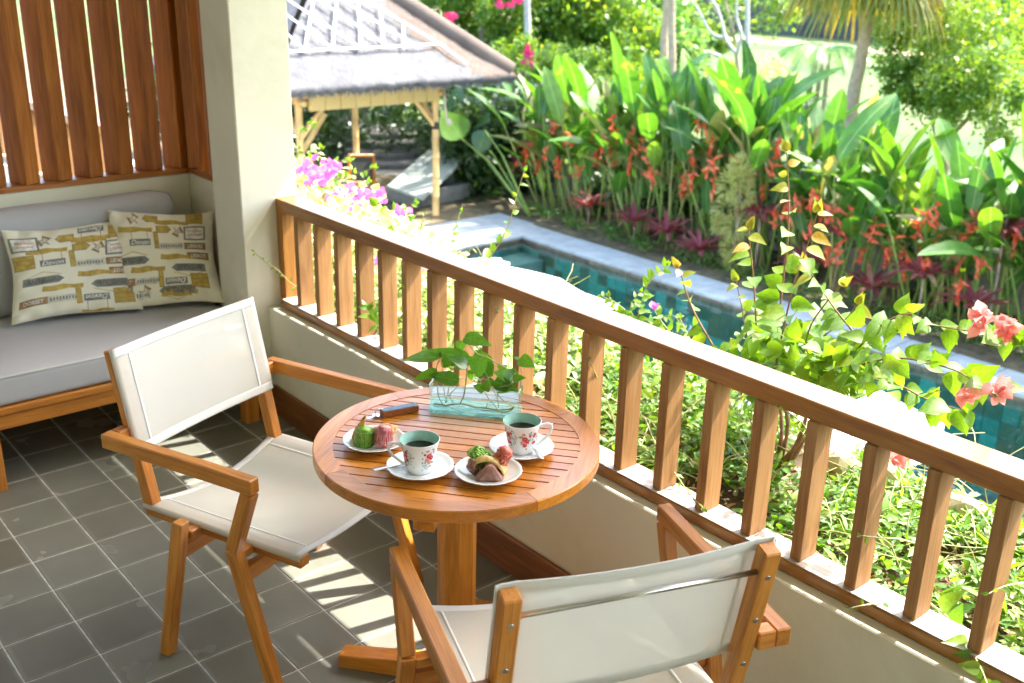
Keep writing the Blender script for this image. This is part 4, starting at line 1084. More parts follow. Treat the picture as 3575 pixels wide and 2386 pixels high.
for pts, r, dep in ST:
    pp = [zp(x, y, dep) for x, y in pts]
    q = []
    for i in range(len(pp) - 1):
        a = pp[max(0, i - 1)]; b = pp[i]; c = pp[i + 1]; d = pp[min(len(pp) - 1, i + 2)]
        for t in (0, .33, .67): q.append(.5 * ((2 * b) + (-a + c) * t + (2 * a - 5 * b + 4 * c - d) * t * t + (-a + 3 * b - 3 * c + d) * t ** 3))
    q.append(pp[-1])
    for p in q:
        if p.z < TZ + .0135: p.z = TZ + .0135 + r
    tube('stem', [p - Vector(po.location) for p in q], r * .8, M['stem_green'], po, 7)

# ================================================================== PLANTER BEYOND THE RAILING
pn = empty('planter', (1.5, 1.7, .2), label='long raised planter of earth running outside the railing', cat='planter')
def noisegrid(x0, x1, y0, y1, nx, ny, zf):
    V = []; F = []
    for i in range(nx + 1):
        for j in range(ny + 1):
            x = x0 + (x1 - x0) * i / nx; y = y0 + (y1 - y0) * j / ny; V.append((x, y, zf(x, y)))
    for i in range(nx):
        for j in range(ny): a = i * (ny + 1) + j; F.append((a, a + ny + 1, a + ny + 2, a + 1))
    return V, F
V_, F_ = noisegrid(-6.2, 4.8, 1.336, 2.06, 260, 22, lambda x, y: .355 + .03 * mnoise.noise(Vector((x * 3, y * 3, 0))) + .016 * mnoise.noise(Vector((x * 14, y * 14, 3))) )
link('soil', mesh('soil', [rel(pn, v) for v in V_], F_, True), pn, M['soil'])
pbox('planter_wall', pn, (-6.2, 2.06, -2.5), (4.8, 2.15, .365), M['white_render'], .006)
pbox('planter_floor', pn, (-6.2, 1.336, .02), (4.8, 2.059, .12), M['white_render'])
pr2 = random.Random(21)
# stones along the planter's edge and loose pebbles
rm = []
for k in range(6):
    bm = bmesh.new(); bmesh.ops.create_icosphere(bm, subdivisions=2, radius=1)
    for v in bm.verts: v.co *= 1 + .28 * mnoise.noise(v.co * 1.3 + Vector((k * 5, 0, 0)))
    me = bm_me(bm, 'stone'); me.materials.append(M['pebble']); rm.append(me)
for k in range(26):
    x = -1.5 + k * .23 + pr2.uniform(-.06, .06)
    o = link('edge_stone', pr2.choice(rm), pn, None, rel(pn, (x, 1.98 + pr2.uniform(-.03, .03), .395))); o.scale = (pr2.uniform(.07, .12), .05, .05); o.rotation_euler = (0, 0, pr2.uniform(-.4, .4))
for k in range(120):
    x = pr2.uniform(.4, 3.9); y = 1.36 + abs(pr2.gauss(0, .2)); s = pr2.uniform(.006, .02)
    if y > 2.1: continue
    o = link('pebble', pr2.choice(rm), pn, None, rel(pn, (x, y, .365 + s * .3))); o.scale = (s, s * .8, s * .6); o.rotation_euler = (pr2.uniform(0, 3), 0, pr2.uniform(0, 6))

# creeping ground cover: a tangle nobody could count
def ground_cover():
    n = 30000
    x = nrs.uniform(-2.6, 4.6, n); yy = nrs.uniform(0, 1, n)
    y = 1.40 + .72 * yy ** .8
    dens = np.array([mnoise.noise(Vector((a * 2.1, b * 2.5, 7))) for a, b in zip(x, y)])
    near = np.clip((1.62 - y) / .25, 0, 1) * .30
    keep = dens > -.34 + near * .6 - .22 * (y - 1.4) + .04 * np.clip(x - 1.5, 0, 2)
    x, y, dens = x[keep], y[keep], dens[keep]; n = len(x)
    h = .38 + (np.clip((y - 1.36) / .35, 0, 1)) * (.02 + nrs.uniform(0, 1, n) ** 1.6 * (.075 + .09 * np.clip(dens, 0, 1) + .10 * np.clip(-x, 0, 1)) * (1 - .85 * np.clip((x - 1.7) * 1.3, 0, 1) * np.clip((y - 1.60) / .3, 0, 1))) 
    h -= np.clip(y - 2.04, 0, 1) * nrs.uniform(0, 2.2, n)
    c = np.stack([x, y, h], 1)
    d = nrs.normal(size=(n, 3)); d[:, 2] = np.abs(d[:, 2]) * .5 + .05
    u = nrs.normal(size=(n, 3)) * .5; u[:, 2] += 1.2
    V, Q = leaf_field('lance', .36, c, d, u, nrs.uniform(.020, .058, n))
    o = link('ground_cover', npmesh('gc', V, Q, True), None, M['cover_leaf']); tag(o, kind='stuff')
    n = 5200; c = np.stack([nrs.uniform(-.5, 4.4, n), nrs.uniform(1.34, 1.95, n), nrs.uniform(.355, .40, n)], 1); d = nrs.normal(size=(n, 3)); d[:, 2] *= .25
    u = nrs.normal(size=(n, 3)) * .4; u[:, 2] += 1
    V, Q = leaf_field('lance', .45, c, d, u, nrs.uniform(.012, .04, n), .3, .6)
    tag(link('dry_leaf_litter', npmesh('dl', V, Q, True), None, M['litter']), kind='stuff')
    bm = bmesh.new()
    for k in range(700):
        p = Vector((pr2.uniform(-1.6, 4.5), pr2.uniform(1.45, 2.15), pr2.uniform(.37, .45))); d = Vector((pr2.uniform(-1, 1), pr2.uniform(-.6, .6), pr2.uniform(.0, .5))).normalized(); P = [p.copy()]
        for i in range(7):
            d = (d + Vector((pr2.gauss(0, .3), pr2.gauss(0, .3), pr2.gauss(-.05, .25)))).normalized(); p = p + d * .045
            p.z = max(.385, min(.66, p.z)); P.append(p.copy())
        tube_bm(bm, P, .0017, 3, False)
    o = link('ground_cover_stems', bm_me(bm, 'gcs', True), None, M['stem_green']); tag(o, kind='stuff')
ground_cover()

def spline(pp, k=4):
    q = []
    for i in range(len(pp) - 1):
        a = pp[max(0, i - 1)]; b = pp[i]; c = pp[i + 1]; d = pp[min(len(pp) - 1, i + 2)]
        for j in range(k):
            t = j / k; q.append(.5 * ((2 * b) + (-a + c) * t + (2 * a - 5 * b + 4 * c - d) * t * t + (-a + 3 * b - 3 * c + d) * t ** 3))
    q.append(pp[-1]); return q
LV = {}
def leafset(kind, w, fold, curl, mat, n=4, wave=0):
    k = (kind, w, mat.name)
    if k not in LV: LV[k] = [leaf_me(kind, 1, w, fold * (0.7 + .2 * i), curl * (.5 + .35 * i), wave, mat, i) for i in range(n)]
    return LV[k]
def sprig(root, pts, r0, r1, step, size, leaves, rr, stemmat, tip=None, taper=True, pend=.2, skip=0.0, petiole=.25):
    """a stem with leaves on alternate sides, each leaf an object"""
    q = spline(pts, 5); n = len(q); off_ = Vector(root.location)
    tube('stem', [p - off_ for p in q], [r0 + (r1 - r0) * i / (n - 1) for i in range(n)], stemmat, root, 6)
    acc = 0; k = 0; tot = sum((b - a).length for a, b in zip(q, q[1:])); run = 0
    for a, b in zip(q, q[1:]):
        seg = (b - a).length; acc += seg; run += seg
        if acc >= step and run / tot > skip:
            acc = 0; k += 1; d = (b - a).normalized()
            side = d.cross(rv(rr)).normalized(); ld = (d * .45 + side * .9 + Vector((0, 0, -pend))).normalized()
            f = run / tot; s = size * rr.uniform(.7, 1.15) * (1 - .38 * f if taper else 1)
            up = (Vector((0, 0, .55)) + (Vector(CAM) - b).normalized() * .8 + rv(rr) * .55)
            me = rr.choice(leaves if not (tip and f > .78) else tip)
            o = link('leaf', me, root, None, M=Matrix.Translation(-off_) @ leafM(b + ld * s * petiole * .3, ld, up, s))
    b = q[-1]; d = (q[-1] - q[-2]).normalized()
    for j in range(2):
        me = rr.choice(tip or leaves); ld = (d + rv(rr) * .5).normalized()
        link('leaf', me, root, None, M=Matrix.Translation(-off_) @ leafM(b, ld, Vector(CAM) - b, size * .5))

# the big bougainvillea in the middle ----------------------------------
bl = leafset('heart', .74, .28, .22, M['boug_leaf'], 5); by = leafset('heart', .62, .18, .3, M['boug_young'], 4)
rb = random.Random(31)
bg_ = empty('bougainvillea_bush', (2.12, 1.80, .37), label='large sunlit bougainvillea bush with arching leafy branches rising above the railing', cat='bush')
def z4(u, v, y): return at((2000 + u / 1.492) / 1.5219, (700 + v / 1.492) / 1.5219, 1, y)
BR = [([(1050, 880), (1090, 700), (1150, 440), (1190, 330), (1240, 180), (1275, 60)], 1.80, 1.70, .034),
      ([(1060, 850), (1080, 560), (1100, 380), (1120, 200), (1125, 0), (1118, -160), (1114, -255)], 1.85, 1.80, .036),
      ([(960, 760), (950, 560), (940, 400), (925, 260), (915, 150)], 1.9, 1.8, .034),
      ([(730, 760), (640, 600), (590, 480), (562, 380), (548, 345)], 1.75, 1.7, .036),
      ([(1500, 750), (1440, 660), (1360, 560), (1280, 440), (1210, 335)], 1.8, 1.75, .036),
      ([(1250, 1000), (1450, 810), (1560, 690), (1640, 630), (1750, 590), (1850, 640), (2000, 672), (2140, 690), (2290, 735)], 1.8, 1.55, .030),
      ([(1330, 1010), (1440, 890), (1560, 840), (1700, 822), (1850, 845), (2000, 890), (2100, 950), (2200, 990)], 1.8, 1.5, .030),
      ([(1420, 900), (1560, 930), (1700, 965), (1850, 1040), (1960, 1075), (2040, 1095)], 1.85, 1.6, .030),
      ([(940, 820), (900, 680), (880, 560), (850, 420)], 1.95, 1.9, .036),
      ([(1200, 800), (1240, 650), (1330, 520), (1400, 440)], 1.9, 1.85, .036),
      ([(1150, 900), (1250, 750), (1400, 640), (1480, 540)], 2.0, 1.95, .036)]
for pts, y0, y1, st in BR:
    P = [z4(u, v, y0 + (y1 - y0) * i / (len(pts) - 1)) for i, (u, v) in enumerate(pts)]
    arm = pts[-1][0] > 1700
    sprig(bg_, P, .0034, .0013, st * (.60 if arm else .68), .062 if arm else .078, bl, rb, M['stem_brown'], None if arm else by, not arm, .45 if arm else .3)
base = Vector((2.12, 1.80, .37))
for pts, y0, y1, st in BR[:3] + BR[5:8]:
    a = z4(*pts[0], y0); tube('branch', [p - Vector(bg_.location) for p in spline([base + Vector((rb.uniform(-.02, .02), 0, 0)), base + (a - base) * .35 + Vector((.03, 0, .06)), a])], [.009] * 3 + [.006] * 3 + [.0035] * 3, M['stem_brown'], bg_, 7)
mp_, mk_ = [], 0
for k in range(400):
    t_ = rb.random(); u = 900 + 640 * t_ + rb.gauss(0, 80); v = 850 + 20 * t_ + rb.gauss(0, 100 - 50 * t_); y = rb.uniform(1.6, 2.05); c = z4(u, v, y)
    if c.z < .46: continue
    if k % 9 == 0: link('leaf', rb.choice(bl), bg_, None, M=Matrix.Translation(-Vector(bg_.location)) @ leafM(c, rv(rb) + Vector((0, 0, -.2)), Vector((0, 0, 1)) + rv(rb) * .8, rb.uniform(.045, .07)))
    else: mp_.append(tuple(c - Vector(bg_.location)))
mp_ = np.array(mp_); n_ = len(mp_); V, Q = leaf_field('heart', .74, mp_, rand_dirs(n_, .3), np.array([0, 0, 1.]) + nrs.normal(size=(n_, 3)) * .5, nrs.uniform(.042, .07, n_))
link('inner_leaves', npmesh('il', V, Q, True), bg_, M['boug_leaf'])['kind'] = 'stuff'
def bracts(root, c, n, r, size, mat, rr, name='flower', w=.8):
    L = leafset('heart', w, .35, .2, mat, 3, .05)
    for k in range(n):
        d = rv(rr); p = Vector(c) + rv(rr) * r * rr.random()
        link('bract', rr.choice(L), root, None, M=Matrix.Translation(-Vector(root.location)) @ leafM(p, d, Vector(CAM) - p + rv(rr) * 1.0, size * rr.uniform(.8, 1.2)))
for (u, v, y, n) in ((2120, 600, 1.56, 9), (2120, 660, 1.56, 8), (2265, 665, 1.55, 12), (2055, 1005, 1.5, 10), (2220, 990, 1.5, 16), (1690, 1335, 1.5, 7)):
    bracts(bg_, z4(u, v, y), int(n * 1.6), .020, .030, M['coral'], rb)

# smaller pale shrub left of it, by the pool
def shrub(name, label, cat, zone, loc, rr, kinds=None): pass
sb = empty('small_shrub', (1.35, 1.85, .38), label='small light green shrub with one lilac flower, left of the big bougainvillea', cat='shrub')
sl = leafset('heart', .5, .3, .25, M['boug_leaf'], 4)
for pts in ([(330, 640), (350, 560), (375, 470), (420, 400), (490, 340)], [(330, 640), (260, 560), (200, 520), (150, 500)], [(400, 700), (450, 620), (520, 600), (560, 640)], [(330, 640), (300, 560), (330, 500), (350, 480)],
            [(480, 760), (420, 660), (330, 620)], [(560, 760), (500, 680), (440, 600), (420, 560)], [(640, 800), (600, 700), (560, 620)], [(300, 620), (230, 580), (190, 500)]):
    P = [z4(u, v, 1.9) for u, v in pts]; sprig(sb, P, .0018, .0009, .011, .050, sl, rb, M['stem_green'], None, True, .1)
bracts(sb, z4(420, 565, 1.88), 4, .008, .030, M['magenta'], rb)

# loose trailing shoots round the railing ------------------------------
cl_ = leafset('lance', .42, .3, .2, M['cover_leaf'], 4); cb = leafset('heart', .6, .3, .25, M['cover_leaf'], 4)
M['vine_dark'] = leafmat('dark_vine_leaf', (.05, .14, .02), (.10, .22, .03), (.17, .28, .05), .4, .35, (1.8, 1.6, .5)); cdk = leafset('heart', .62, .3, .3, M['vine_dark'], 4)
def shoot(label, pts, y0, y1, st, size, leaves=None, r=.0024, u0=None, pend=.1):
    P = [at(u, v, 1, y0 + (y1 - y0) * i / (len(pts) - 1)) for i, (u, v) in enumerate(pts)]
    o = empty('vine_shoot', P[0], label=label, cat='vine')
    sprig(o, P, r, r * .5, st, size, leaves or cl_, rb, M['stem_green'], None, True, pend); return o
def c3(u, v): return ((2975 + u / 3.137) / 1.5219, (1886 + v / 3.137) / 1.5219)
shoot('thin vine shoot crossing the railing end post, its tip against the pillar', [(770, 735), (735, 712), (700, 672), (665, 648), (635, 618), (605, 598), (582, 577)], 1.40, 1.06, .028, .030)
shoot('broad-leaved vine hanging over the bottom rail at the lower right corner', [c3(860, 700), c3(1050, 850), c3(1200, 1020), c3(1330, 1260), c3(1430, 1450), c3(1500, 1640)], 1.42, 1.10, .020, .070, cdk, .0028)
shoot('slender vine shoot lying across the bottom rail, pointing left near the lower right corner', [c3(640, 655), c3(450, 668), c3(300, 690), c3(120, 715), c3(-20, 745)], 1.34, 1.12, .030, .026)
shoot('slender vine shoot across the second baluster from the right edge', [c3(1900, 470), c3(1800, 480), c3(1660, 510), c3(1490, 590)], 1.35, 1.18, .022, .034)
shoot('vine shoot beside the third baluster from the right edge, pointing left', [c3(700, 40), c3(520, -10), c3(300, -25), c3(90, -50)], 1.40, 1.2, .028, .026)
shoot('upright leafy shoot standing above the middle of the handrail', [(1112, 615), (1125, 590), (1145, 560), (1165, 520), (1180, 470), (1192, 425), (1203, 392)], 1.55, 1.55, .032, .042, cb)
shoot('short upright shoot above the handrail, next left of the tall one', [(1032, 570), (1038, 545), (1046, 515), (1057, 484)], 1.6, 1.6, .026, .034, cb)
shoot('shortest upright shoot above the handrail, beside the magenta flowers', [(960, 545), (966, 520), (972, 492)], 1.65, 1.65, .018, .026)
shoot('dark leafy vine sprig in front of the balusters near the left end of the railing', [(930, 840), (900, 790), (872, 755), (850, 725), (838, 705)], 1.40, 1.20, .016, .062, cdk, .002)
shoot('twining vine sprig between the balusters left of the potted cuttings', [(985, 760), (965, 720), (955, 690), (940, 665), (925, 660)], 1.4, 1.22, .026, .04, cb)
shoot('pale vine shoot behind the vase pointing up to the left', [(1290, 790), (1230, 765), (1180, 742), (1150, 722), (1140, 712)], 1.45, 1.25, .026, .024)
shoot('thin vine shoot rising in front of a baluster right of the table', [(1420, 1010), (1400, 940), (1375, 880), (1352, 825)], 1.42, 1.22, .03, .024)
shoot('vine shoot hanging in front of a baluster above the near chair', [(1480, 960), (1500, 1010), (1530, 1060), (1580, 1130), (1612, 1165)], 1.40, 1.2, .026, .03)
shoot('small vine tip on the handrail face right of the middle', [(1900, 1080), (1850, 985), (1820, 955), (1785, 935)], 1.4, 1.22, .022, .026)

# magenta bougainvillea at the left end --------------------------------
mg = empty('magenta_bougainvillea', (-.9, 1.85, .38), label='bougainvillea with magenta flowers and pale leaves beside the pillar', cat='bush')
rm_ = random.Random(5); vl = leafset('heart', .62, .3, .25, M['boug_leaf'], 4)
M['varieg'] = leafmat('variegated_leaf', (.42, .52, .22), (.58, .66, .40), (.20, .34, .07), .4, .4, (1.4, 1.3, .8)); vv = leafset('heart', .62, .3, .25, M['varieg'], 4)
def zl(u, v, y): return at((1000 + u / 1.96) / 1.5219, (v / 1.96) / 1.5219, 1, y)
for pts in ([(120, 1290), (220, 1180), (330, 1110), (430, 1100)], [(230, 1300), (330, 1240), (440, 1200), (600, 1150)], [(80, 1250), (70, 1100), (90, 1020)], [(90, 960), (100, 900), (150, 850), (190, 850)],
            [(60, 1200), (160, 1100), (240, 1020)], [(420, 1380), (480, 1300), (560, 1240)], [(700, 1500), (800, 1420), (880, 1390)]):
    P = [zl(u, v, 1.95) for u, v in pts]; sprig(mg, P, .003, .0012, .030, .050, vl, rm_, M['stem_brown'], None, True, .1)
cnt = 0
for k in range(230):
    t = rm_.random(); u = 60 + 820 * t + rm_.gauss(0, 60); v = 1230 + 290 * t + rm_.gauss(0, 60) + 60
    y = rm_.uniform(1.6, 2.15); c = zl(u, v, y)
    link('leaf', rm_.choice(vv if rm_.random() < .72 else vl), mg, None, M=Matrix.Translation(-Vector(mg.location)) @ leafM(c, rv(rm_), Vector((0, 0, 1)) + rv(rm_) * .8, rm_.uniform(.035, .06)))
for (u, v, n) in ((150, 1130, 16), (210, 1180, 18), (290, 1120, 14), (240, 1230, 16), (100, 1160, 10), (320, 1160, 8), (270, 1340, 10), (420, 1310, 12), (490, 1340, 14), (560, 1320, 12), (640, 1350, 16), (480, 1400, 8), (800, 1460, 8), (340, 1340, 10), (160, 1220, 8)):
    bracts(mg, zl(u, v, 1.85), n, .050, .034, M['magenta'], rm_)
# its pale leaf mass behind the balusters, too dense to pick apart
n = 3800; x = nrs.uniform(-1.7, 1.3, n); y = nrs.uniform(1.5, 2.15, n)
top = np.interp(x, [-1.7, -1.0, -.4, .2, .8, 1.3], [.93, .86, .72, .60, .54, .50]); z = .36 + nrs.uniform(0, 1, n) * (top - .36)
V, Q = leaf_field('heart', .6, np.stack([x, y, z], 1), rand_dirs(n), np.array([0, 0, 1.]) + nrs.normal(size=(n, 3)) * .6, nrs.uniform(.028, .055, n))
ob = link('leaf_mass', npmesh('lm', V - np.array(mg.location), Q), mg, M['varieg']); ob['kind'] = 'stuff'
for k in range(4): bracts(mg, (rm_.uniform(-.6, .9), rm_.uniform(1.55, 1.8), rm_.uniform(.5, .7)), 6, .03, .04, M['magenta'], rm_)

# ================================================================== GARDEN
GZ = -2.5
def ground():
    m, nt, bs = mat_new('lawn'); v = coords(nt, (1, 1, 1), rand=False); n1 = noise(nt, v, .12, 4, .6); n2 = noise(nt, v, 9, 4, .6)
    r = ramp(nt, n1.outputs[0], [(.35, (.035, .085, .012)), (.5, (.065, .12, .02)), (.62, (.10, .13, .032))]); r2 = ramp(nt, n2.outputs[0], [(.3, g3(.8)), (.7, g3(1.15))])
    nt.links.new(mix(nt, 1, r.outputs[0], r2.outputs[0], 'MULTIPLY'), bs.inputs[0]); bs.inputs['Roughness'].default_value = .95
    me = mesh('lawn', [(-140, 13.3, GZ), (90, 13.3, GZ), (90, 190, GZ), (-140, 190, GZ)], [(0, 1, 2, 3)])
    tag(link('lawn', me, None, m), kind='structure')
    me = mesh('garden_ground', [(-140, -60, GZ - .06), (90, -60, GZ - .06), (90, 13.29, GZ - .06), (-140, 13.29, GZ - .06)], [(0, 1, 2, 3)])
    # the pool needs an opening: four sheets around it
    bpy.data.meshes.remove(me)
ground()
# pool frame: origin at the far left inner corner, +x along the far edge, +y towards the building
A = Vector((-9.04, 10.35, GZ)); B = Vector((-.65, 10.37, GZ)); ux = (B - A).normalized(); uy = Vector((ux.y, -ux.x, 0)).normalized()
if uy.y > 0: uy = -uy
PLN, PWD = 13.5, 3.6; WL = -.10
def pp(x, y, z=0): return A + ux * x + uy * y + Vector((0, 0, z))
prz = math.atan2(ux.y, ux.x)
def pbx(name, x0, x1, y0, y1, z0, z1, mat, par, bevel=0):
    c = pp((x0 + x1) / 2, (y0 + y1) / 2, (z0 + z1) / 2) - Vector(par.location)
    o = link(name, box_me((x1 - x0, y1 - y0, z1 - z0), bevel, mat), par, None, c); o.rotation_euler = (0, 0, prz); return o
gg = empty('garden_ground', (0, 6, GZ), kind='structure')
pbx('earth', -90, PLN + 60, -3.2, -.60, -.4, -.012, M['leaf_litter'], gg)
pbx('earth', -90, -1.45, -.69, 22, -.4, -.013, M['leaf_litter'], gg)
pbx('earth', PLN + .5, PLN + 60, -.5, 22, -.4, -.014, M['leaf_litter'], gg)
tr = empty('terrace', (-2, 5, GZ), kind='structure')
pbx('terrace_paving', -1.44, PLN + .49, PWD + .46, 10.9, -.3, -.004, M['terrace'], tr)
pbx('terrace_paving', -4.6, -1.46, 1.0, 4.5, -.25, .0, M['deck_grey'], tr)
pool = empty('pool', tuple(A), kind='structure')
M['pool_tile'] = None
def pooltile():
    m, nt, bs = mat_new('pool_tile'); oi = nt.nodes.new('ShaderNodeObjectInfo')
    r = ramp(nt, oi.outputs['Random'], [(0, (.055, .10, .075)), (.3, (.035, .17, .15)), (.5, (.05, .25, .22)), (.7, (.07, .10, .07)), (.85, (.06, .29, .25))], 'CONSTANT')
    n = noise(nt, coords(nt), 20, 4, .6); r2 = ramp(nt, n.outputs[0], [(.3, g3(.75)), (.7, g3(1.2))])
    nt.links.new(mix(nt, 1, r.outputs[0], r2.outputs[0], 'MULTIPLY'), bs.inputs[0]); bs.inputs['Roughness'].default_value = .35; return m
def poolfloor():
    m, nt, bs = mat_new('pool_floor_tile'); v = coords(nt, (1, 1, 1), rand=False)
    vo = nd(nt, 'ShaderNodeTexVoronoi', Scale=5.0, Randomness=0.0); vo.distance = 'CHEBYCHEV'; nt.links.new(v, vo.inputs['Vector'])
    sp = nt.nodes.new('ShaderNodeSeparateColor'); nt.links.new(vo.outputs['Color'], sp.inputs[0])
    r = ramp(nt, sp.outputs[0], [(0, (.02, .12, .13)), (.4, (.03, .19, .20)), (.7, (.025, .10, .10)), (.85, (.045, .25, .26))], 'CONSTANT')
    nt.links.new(r.outputs[0], bs.inputs[0]); bs.inputs['Roughness'].default_value = .4; return m
M['pool_tile'] = pooltile(); M['pool_floor'] = poolfloor()
M['pool_band'] = simple('pool_band_stone', (.20, .13, .09), .6, 0, .4, 6); M['pool_step'] = simple('pool_step_stone', (.17, .22, .20), .5, 0, .2, 5)
DEP = 1.35
pbx('pool_floor', -.5, PLN + .5, -.68, PWD + .5, -DEP - .2, -DEP, M['pool_floor'], pool)
pbx('pool_wall', -.5, -.021, -.5, PWD + .45, -DEP, -.052, M['pool_floor'], pool); pbx('pool_wall', PLN, PLN + .48, -.5, PWD + .45, -DEP, -.053, M['pool_floor'], pool)
pbx('pool_wall', -.02, PLN - .001, -.68, -.021, -DEP, -.054, M['pool_floor'], pool); pbx('pool_wall', -.02, PLN - .001, PWD, PWD + .45, -DEP, -.055, M['pool_floor'], pool)
tm_ = box_me((.196, .018, .196), .001, M['pool_tile'])
for i in range(52):
    pbx('band_stone', i * .2 + .002, i * .2 + .198, -.0205, -.0015, -.2, -.056, M['pool_band'], pool)
    for j in range(4):
        c = pp(i * .2 + .1, -.0115, -.3 - j * .2) - A; o = link('wall_tile', tm_, pool, None, c); o.rotation_euler = (0, 0, prz)
pbx('band_stone', -.0205, -.0015, .0, PWD, -.2, -.057, M['pool_band'], pool)
for k in range(3): pbx('pool_step', .0 + .001, .55 + k * .5, .02, 2.2, -DEP + .001 - .0, -.30 - k * .28, M['pool_step'], pool) if k == 0 else pbx('pool_step', .551 + (k - 1) * .5, .55 + k * .5, .02, 2.2, -DEP + .001, -.30 - k * .28, M['pool_step'], pool)
# coping stones
k = 0; x = -.5
while x < PLN:
    w = .60; pbx('coping_stone', x + .007, x + w - .007, -.60, .03, -.05, .0 + rnd.uniform(-.003, .002), M['coping'], pool, .005); x += w
for k in range(6): pbx('coping_stone', -.49 - .0, .03, .034 + k * .6, .628 + k * .6, -.05, rnd.uniform(-.003, .002), M['coping'], pool, .005)
for i in range(3):
    for j in range(7): pbx('coping_stone', -1.44 + i * .316, -1.44 + i * .316 + .312, -.69 + j * .6, -.696 + (j + 1) * .6, -.05, -.002 + rnd.uniform(-.003, .002), M['coping'], pool, .005)
for k in range(24): pbx('coping_stone', -.5 + k * .6, -.506 + (k + 1) * .6, PWD - .03, PWD + .45, -.05, rnd.uniform(-.003, .002), M['coping'], pool, .005)
def watermat():
    m, nt, bs = mat_new('pool_water'); nt.nodes.remove(bs); out = nt.nodes['Material Output']
    tp = nt.nodes.new('ShaderNodeBsdfTransparent'); tp.inputs[0].default_value = (.70, .90, .86, 1)
    gs = nt.nodes.new('ShaderNodeBsdfGlossy'); gs.inputs['Roughness'].default_value = .02
    n = noise(nt, coords(nt, (1, 1, 1), rand=False), 2.2, 3, .5, .3); b = nd(nt, 'ShaderNodeBump', Strength=.5, Distance=.06); nt.links.new(n.outputs[0], b.inputs['Height'])
    nt.links.new(b.outputs[0], gs.inputs['Normal'])
    mx = nt.nodes.new('ShaderNodeMixShader'); nt.links.new(schlick(nt, .02), mx.inputs[0]); nt.links.new(tp.outputs[0], mx.inputs[1]); nt.links.new(gs.outputs[0], mx.inputs[2])
    nt.links.new(mx.outputs[0], out.inputs[0]); return m
wme = mesh('water', [pp(0, 0, WL) - A, pp(PLN, 0, WL) - A, pp(PLN, PWD, WL) - A, pp(0, PWD, WL) - A], [(3, 2, 1, 0)])
tag(link('pool_water', wme, None, watermat(), A), kind='structure')

# parasols on the terrace ----------------------------------------------
def parasol(cx, cy, zt, rho, drop, a0, label):
    o = empty('parasol', (cx, cy, GZ), label=label, cat='parasol', group='white parasols on the pool terrace')
    H = zt - GZ; pc = M['parasol']
    def gore(r0, r1, z0, z1, k, dipped):
        V = []; F = []; n = 8; a1 = a0 + k * math.pi / 4; a2 = a1 + math.pi / 4
        for i in range(n + 1):
            t = i / n; r = r0 + (r1 - r0) * t; z = z0 + (z1 - z0) * (t ** 1.15)
            for j in range(n + 1):
                s = j / n; p = Vector((math.cos(a1), math.sin(a1), 0)) * (1 - s) + Vector((math.cos(a2), math.sin(a2), 0)) * s
                sag = -.05 * rho * t * math.sin(math.pi * s) ; V.append((p.x * r, p.y * r, z + sag * .6))
        for i in range(n):
            for j in range(n): q = i * (n + 1) + j; F.append((q, q + n + 1, q + n + 2, q + 1))
        return mesh('gore', V, F, True)
    for k in range(8):
        g = link('canopy_panel', gore(.05, rho, H - .01, H - drop, k, 1), o, pc); sm = g.modifiers.new('t', 'SOLIDIFY'); sm.thickness = .002
        g = link('vent_panel', gore(.02, rho * .17, H + .055, H + .018, k, 0), o, pc)
        a = a0 + k * math.pi / 4
        beam('rib', (0, 0, H - .03), (rho * .98 * math.cos(a), rho * .98 * math.sin(a), H - drop - .012), .015, .02, M['teak'], o)
    lathe('finial', [(0, .0), (.02, .0), (.026, .02), (.03, .05), (.022, .075), (0, .085)], pc, o, 20, (0, 0, H + .05))
    tube('pole', [(0, 0, .06), (0, 0, H + .05)], .024, M['teak'], o, 14)
    lathe('base', [(0, .1), (.03, .1), (.24, .06), (.26, .0), (0, 0)], M['terrace'], o, 28)
parasol(-2.36, 4.23, -.42, 1.08, .36, .25, 'open white parasol beside the pool, its tip seen above the middle of the handrail')
parasol(.74, 4.42, -.42, .62, .26, .1, 'open white parasol behind the large bougainvillea bush')

# ------------------------------------------------------------------ gazebo
gz = empty('gazebo', (-12.25, 8.67, GZ), label='open bamboo gazebo with a grey thatched roof beyond the pool', cat='gazebo')
M['bamboo'] = simple('bamboo', (.62, .40, .15), .45, 0, .25, 3); M['binding'] = simple('black_binding', (.05, .04, .03), .8)
M['blind'] = None
m, nt, bs = mat_new('bamboo_blind'); v = coords(nt, (1, 60, 60)); n = noise(nt, v, 1.2, 3, .6); r = ramp(nt, n.outputs[0], [(.3, (.50, .33, .11)), (.7, (.68, .50, .20))]); nt.links.new(r.outputs[0], bs.inputs[0]); M['blind'] = m
G0 = Vector(gz.location)
def bam(name, a, b, r=.055, par=gz):
    a, b = Vector(a) - G0, Vector(b) - G0; L = (b - a).length; n = max(2, int(L / .34)); pts = []; rad = []
    for i in range(n):
        for t, q in ((0.0, 1.0), (.04, 1.10), (.08, 1.0)): pts.append(a + (b - a) * ((i + t) / n)); rad.append(r * q * (1 + .03 * math.sin(i * 2)))
    pts.append(b); rad.append(r); return tube(name, pts, rad, M['bamboo'], par, 12)
PX = (-10.96, -13.55); PY = (9.97, 7.36)
for x in PX:
    for y in PY:
        bam('post', (x, y, GZ), (x, y, -.12), .058)
        for dx, dy in ((-1 if x == PX[0] else 1, 0), (0, -1 if y == PY[0] else 1)):
            bam('brace', (x, y, -.95), (x + dx * .5, y + dy * .5, -.38), .038)
for y in PY: bam('beam', (PX[0] + .2, y, -.36), (PX[1] - .2, y, -.36), .05)
for x in PX: bam('beam', (x, PY[0] + .2, -.27), (x, PY[1] - .2, -.27), .05)
bam('diagonal_pole', at(745, 262, 0, -12.3), (-12.3, 7.75, -1.9), .05)
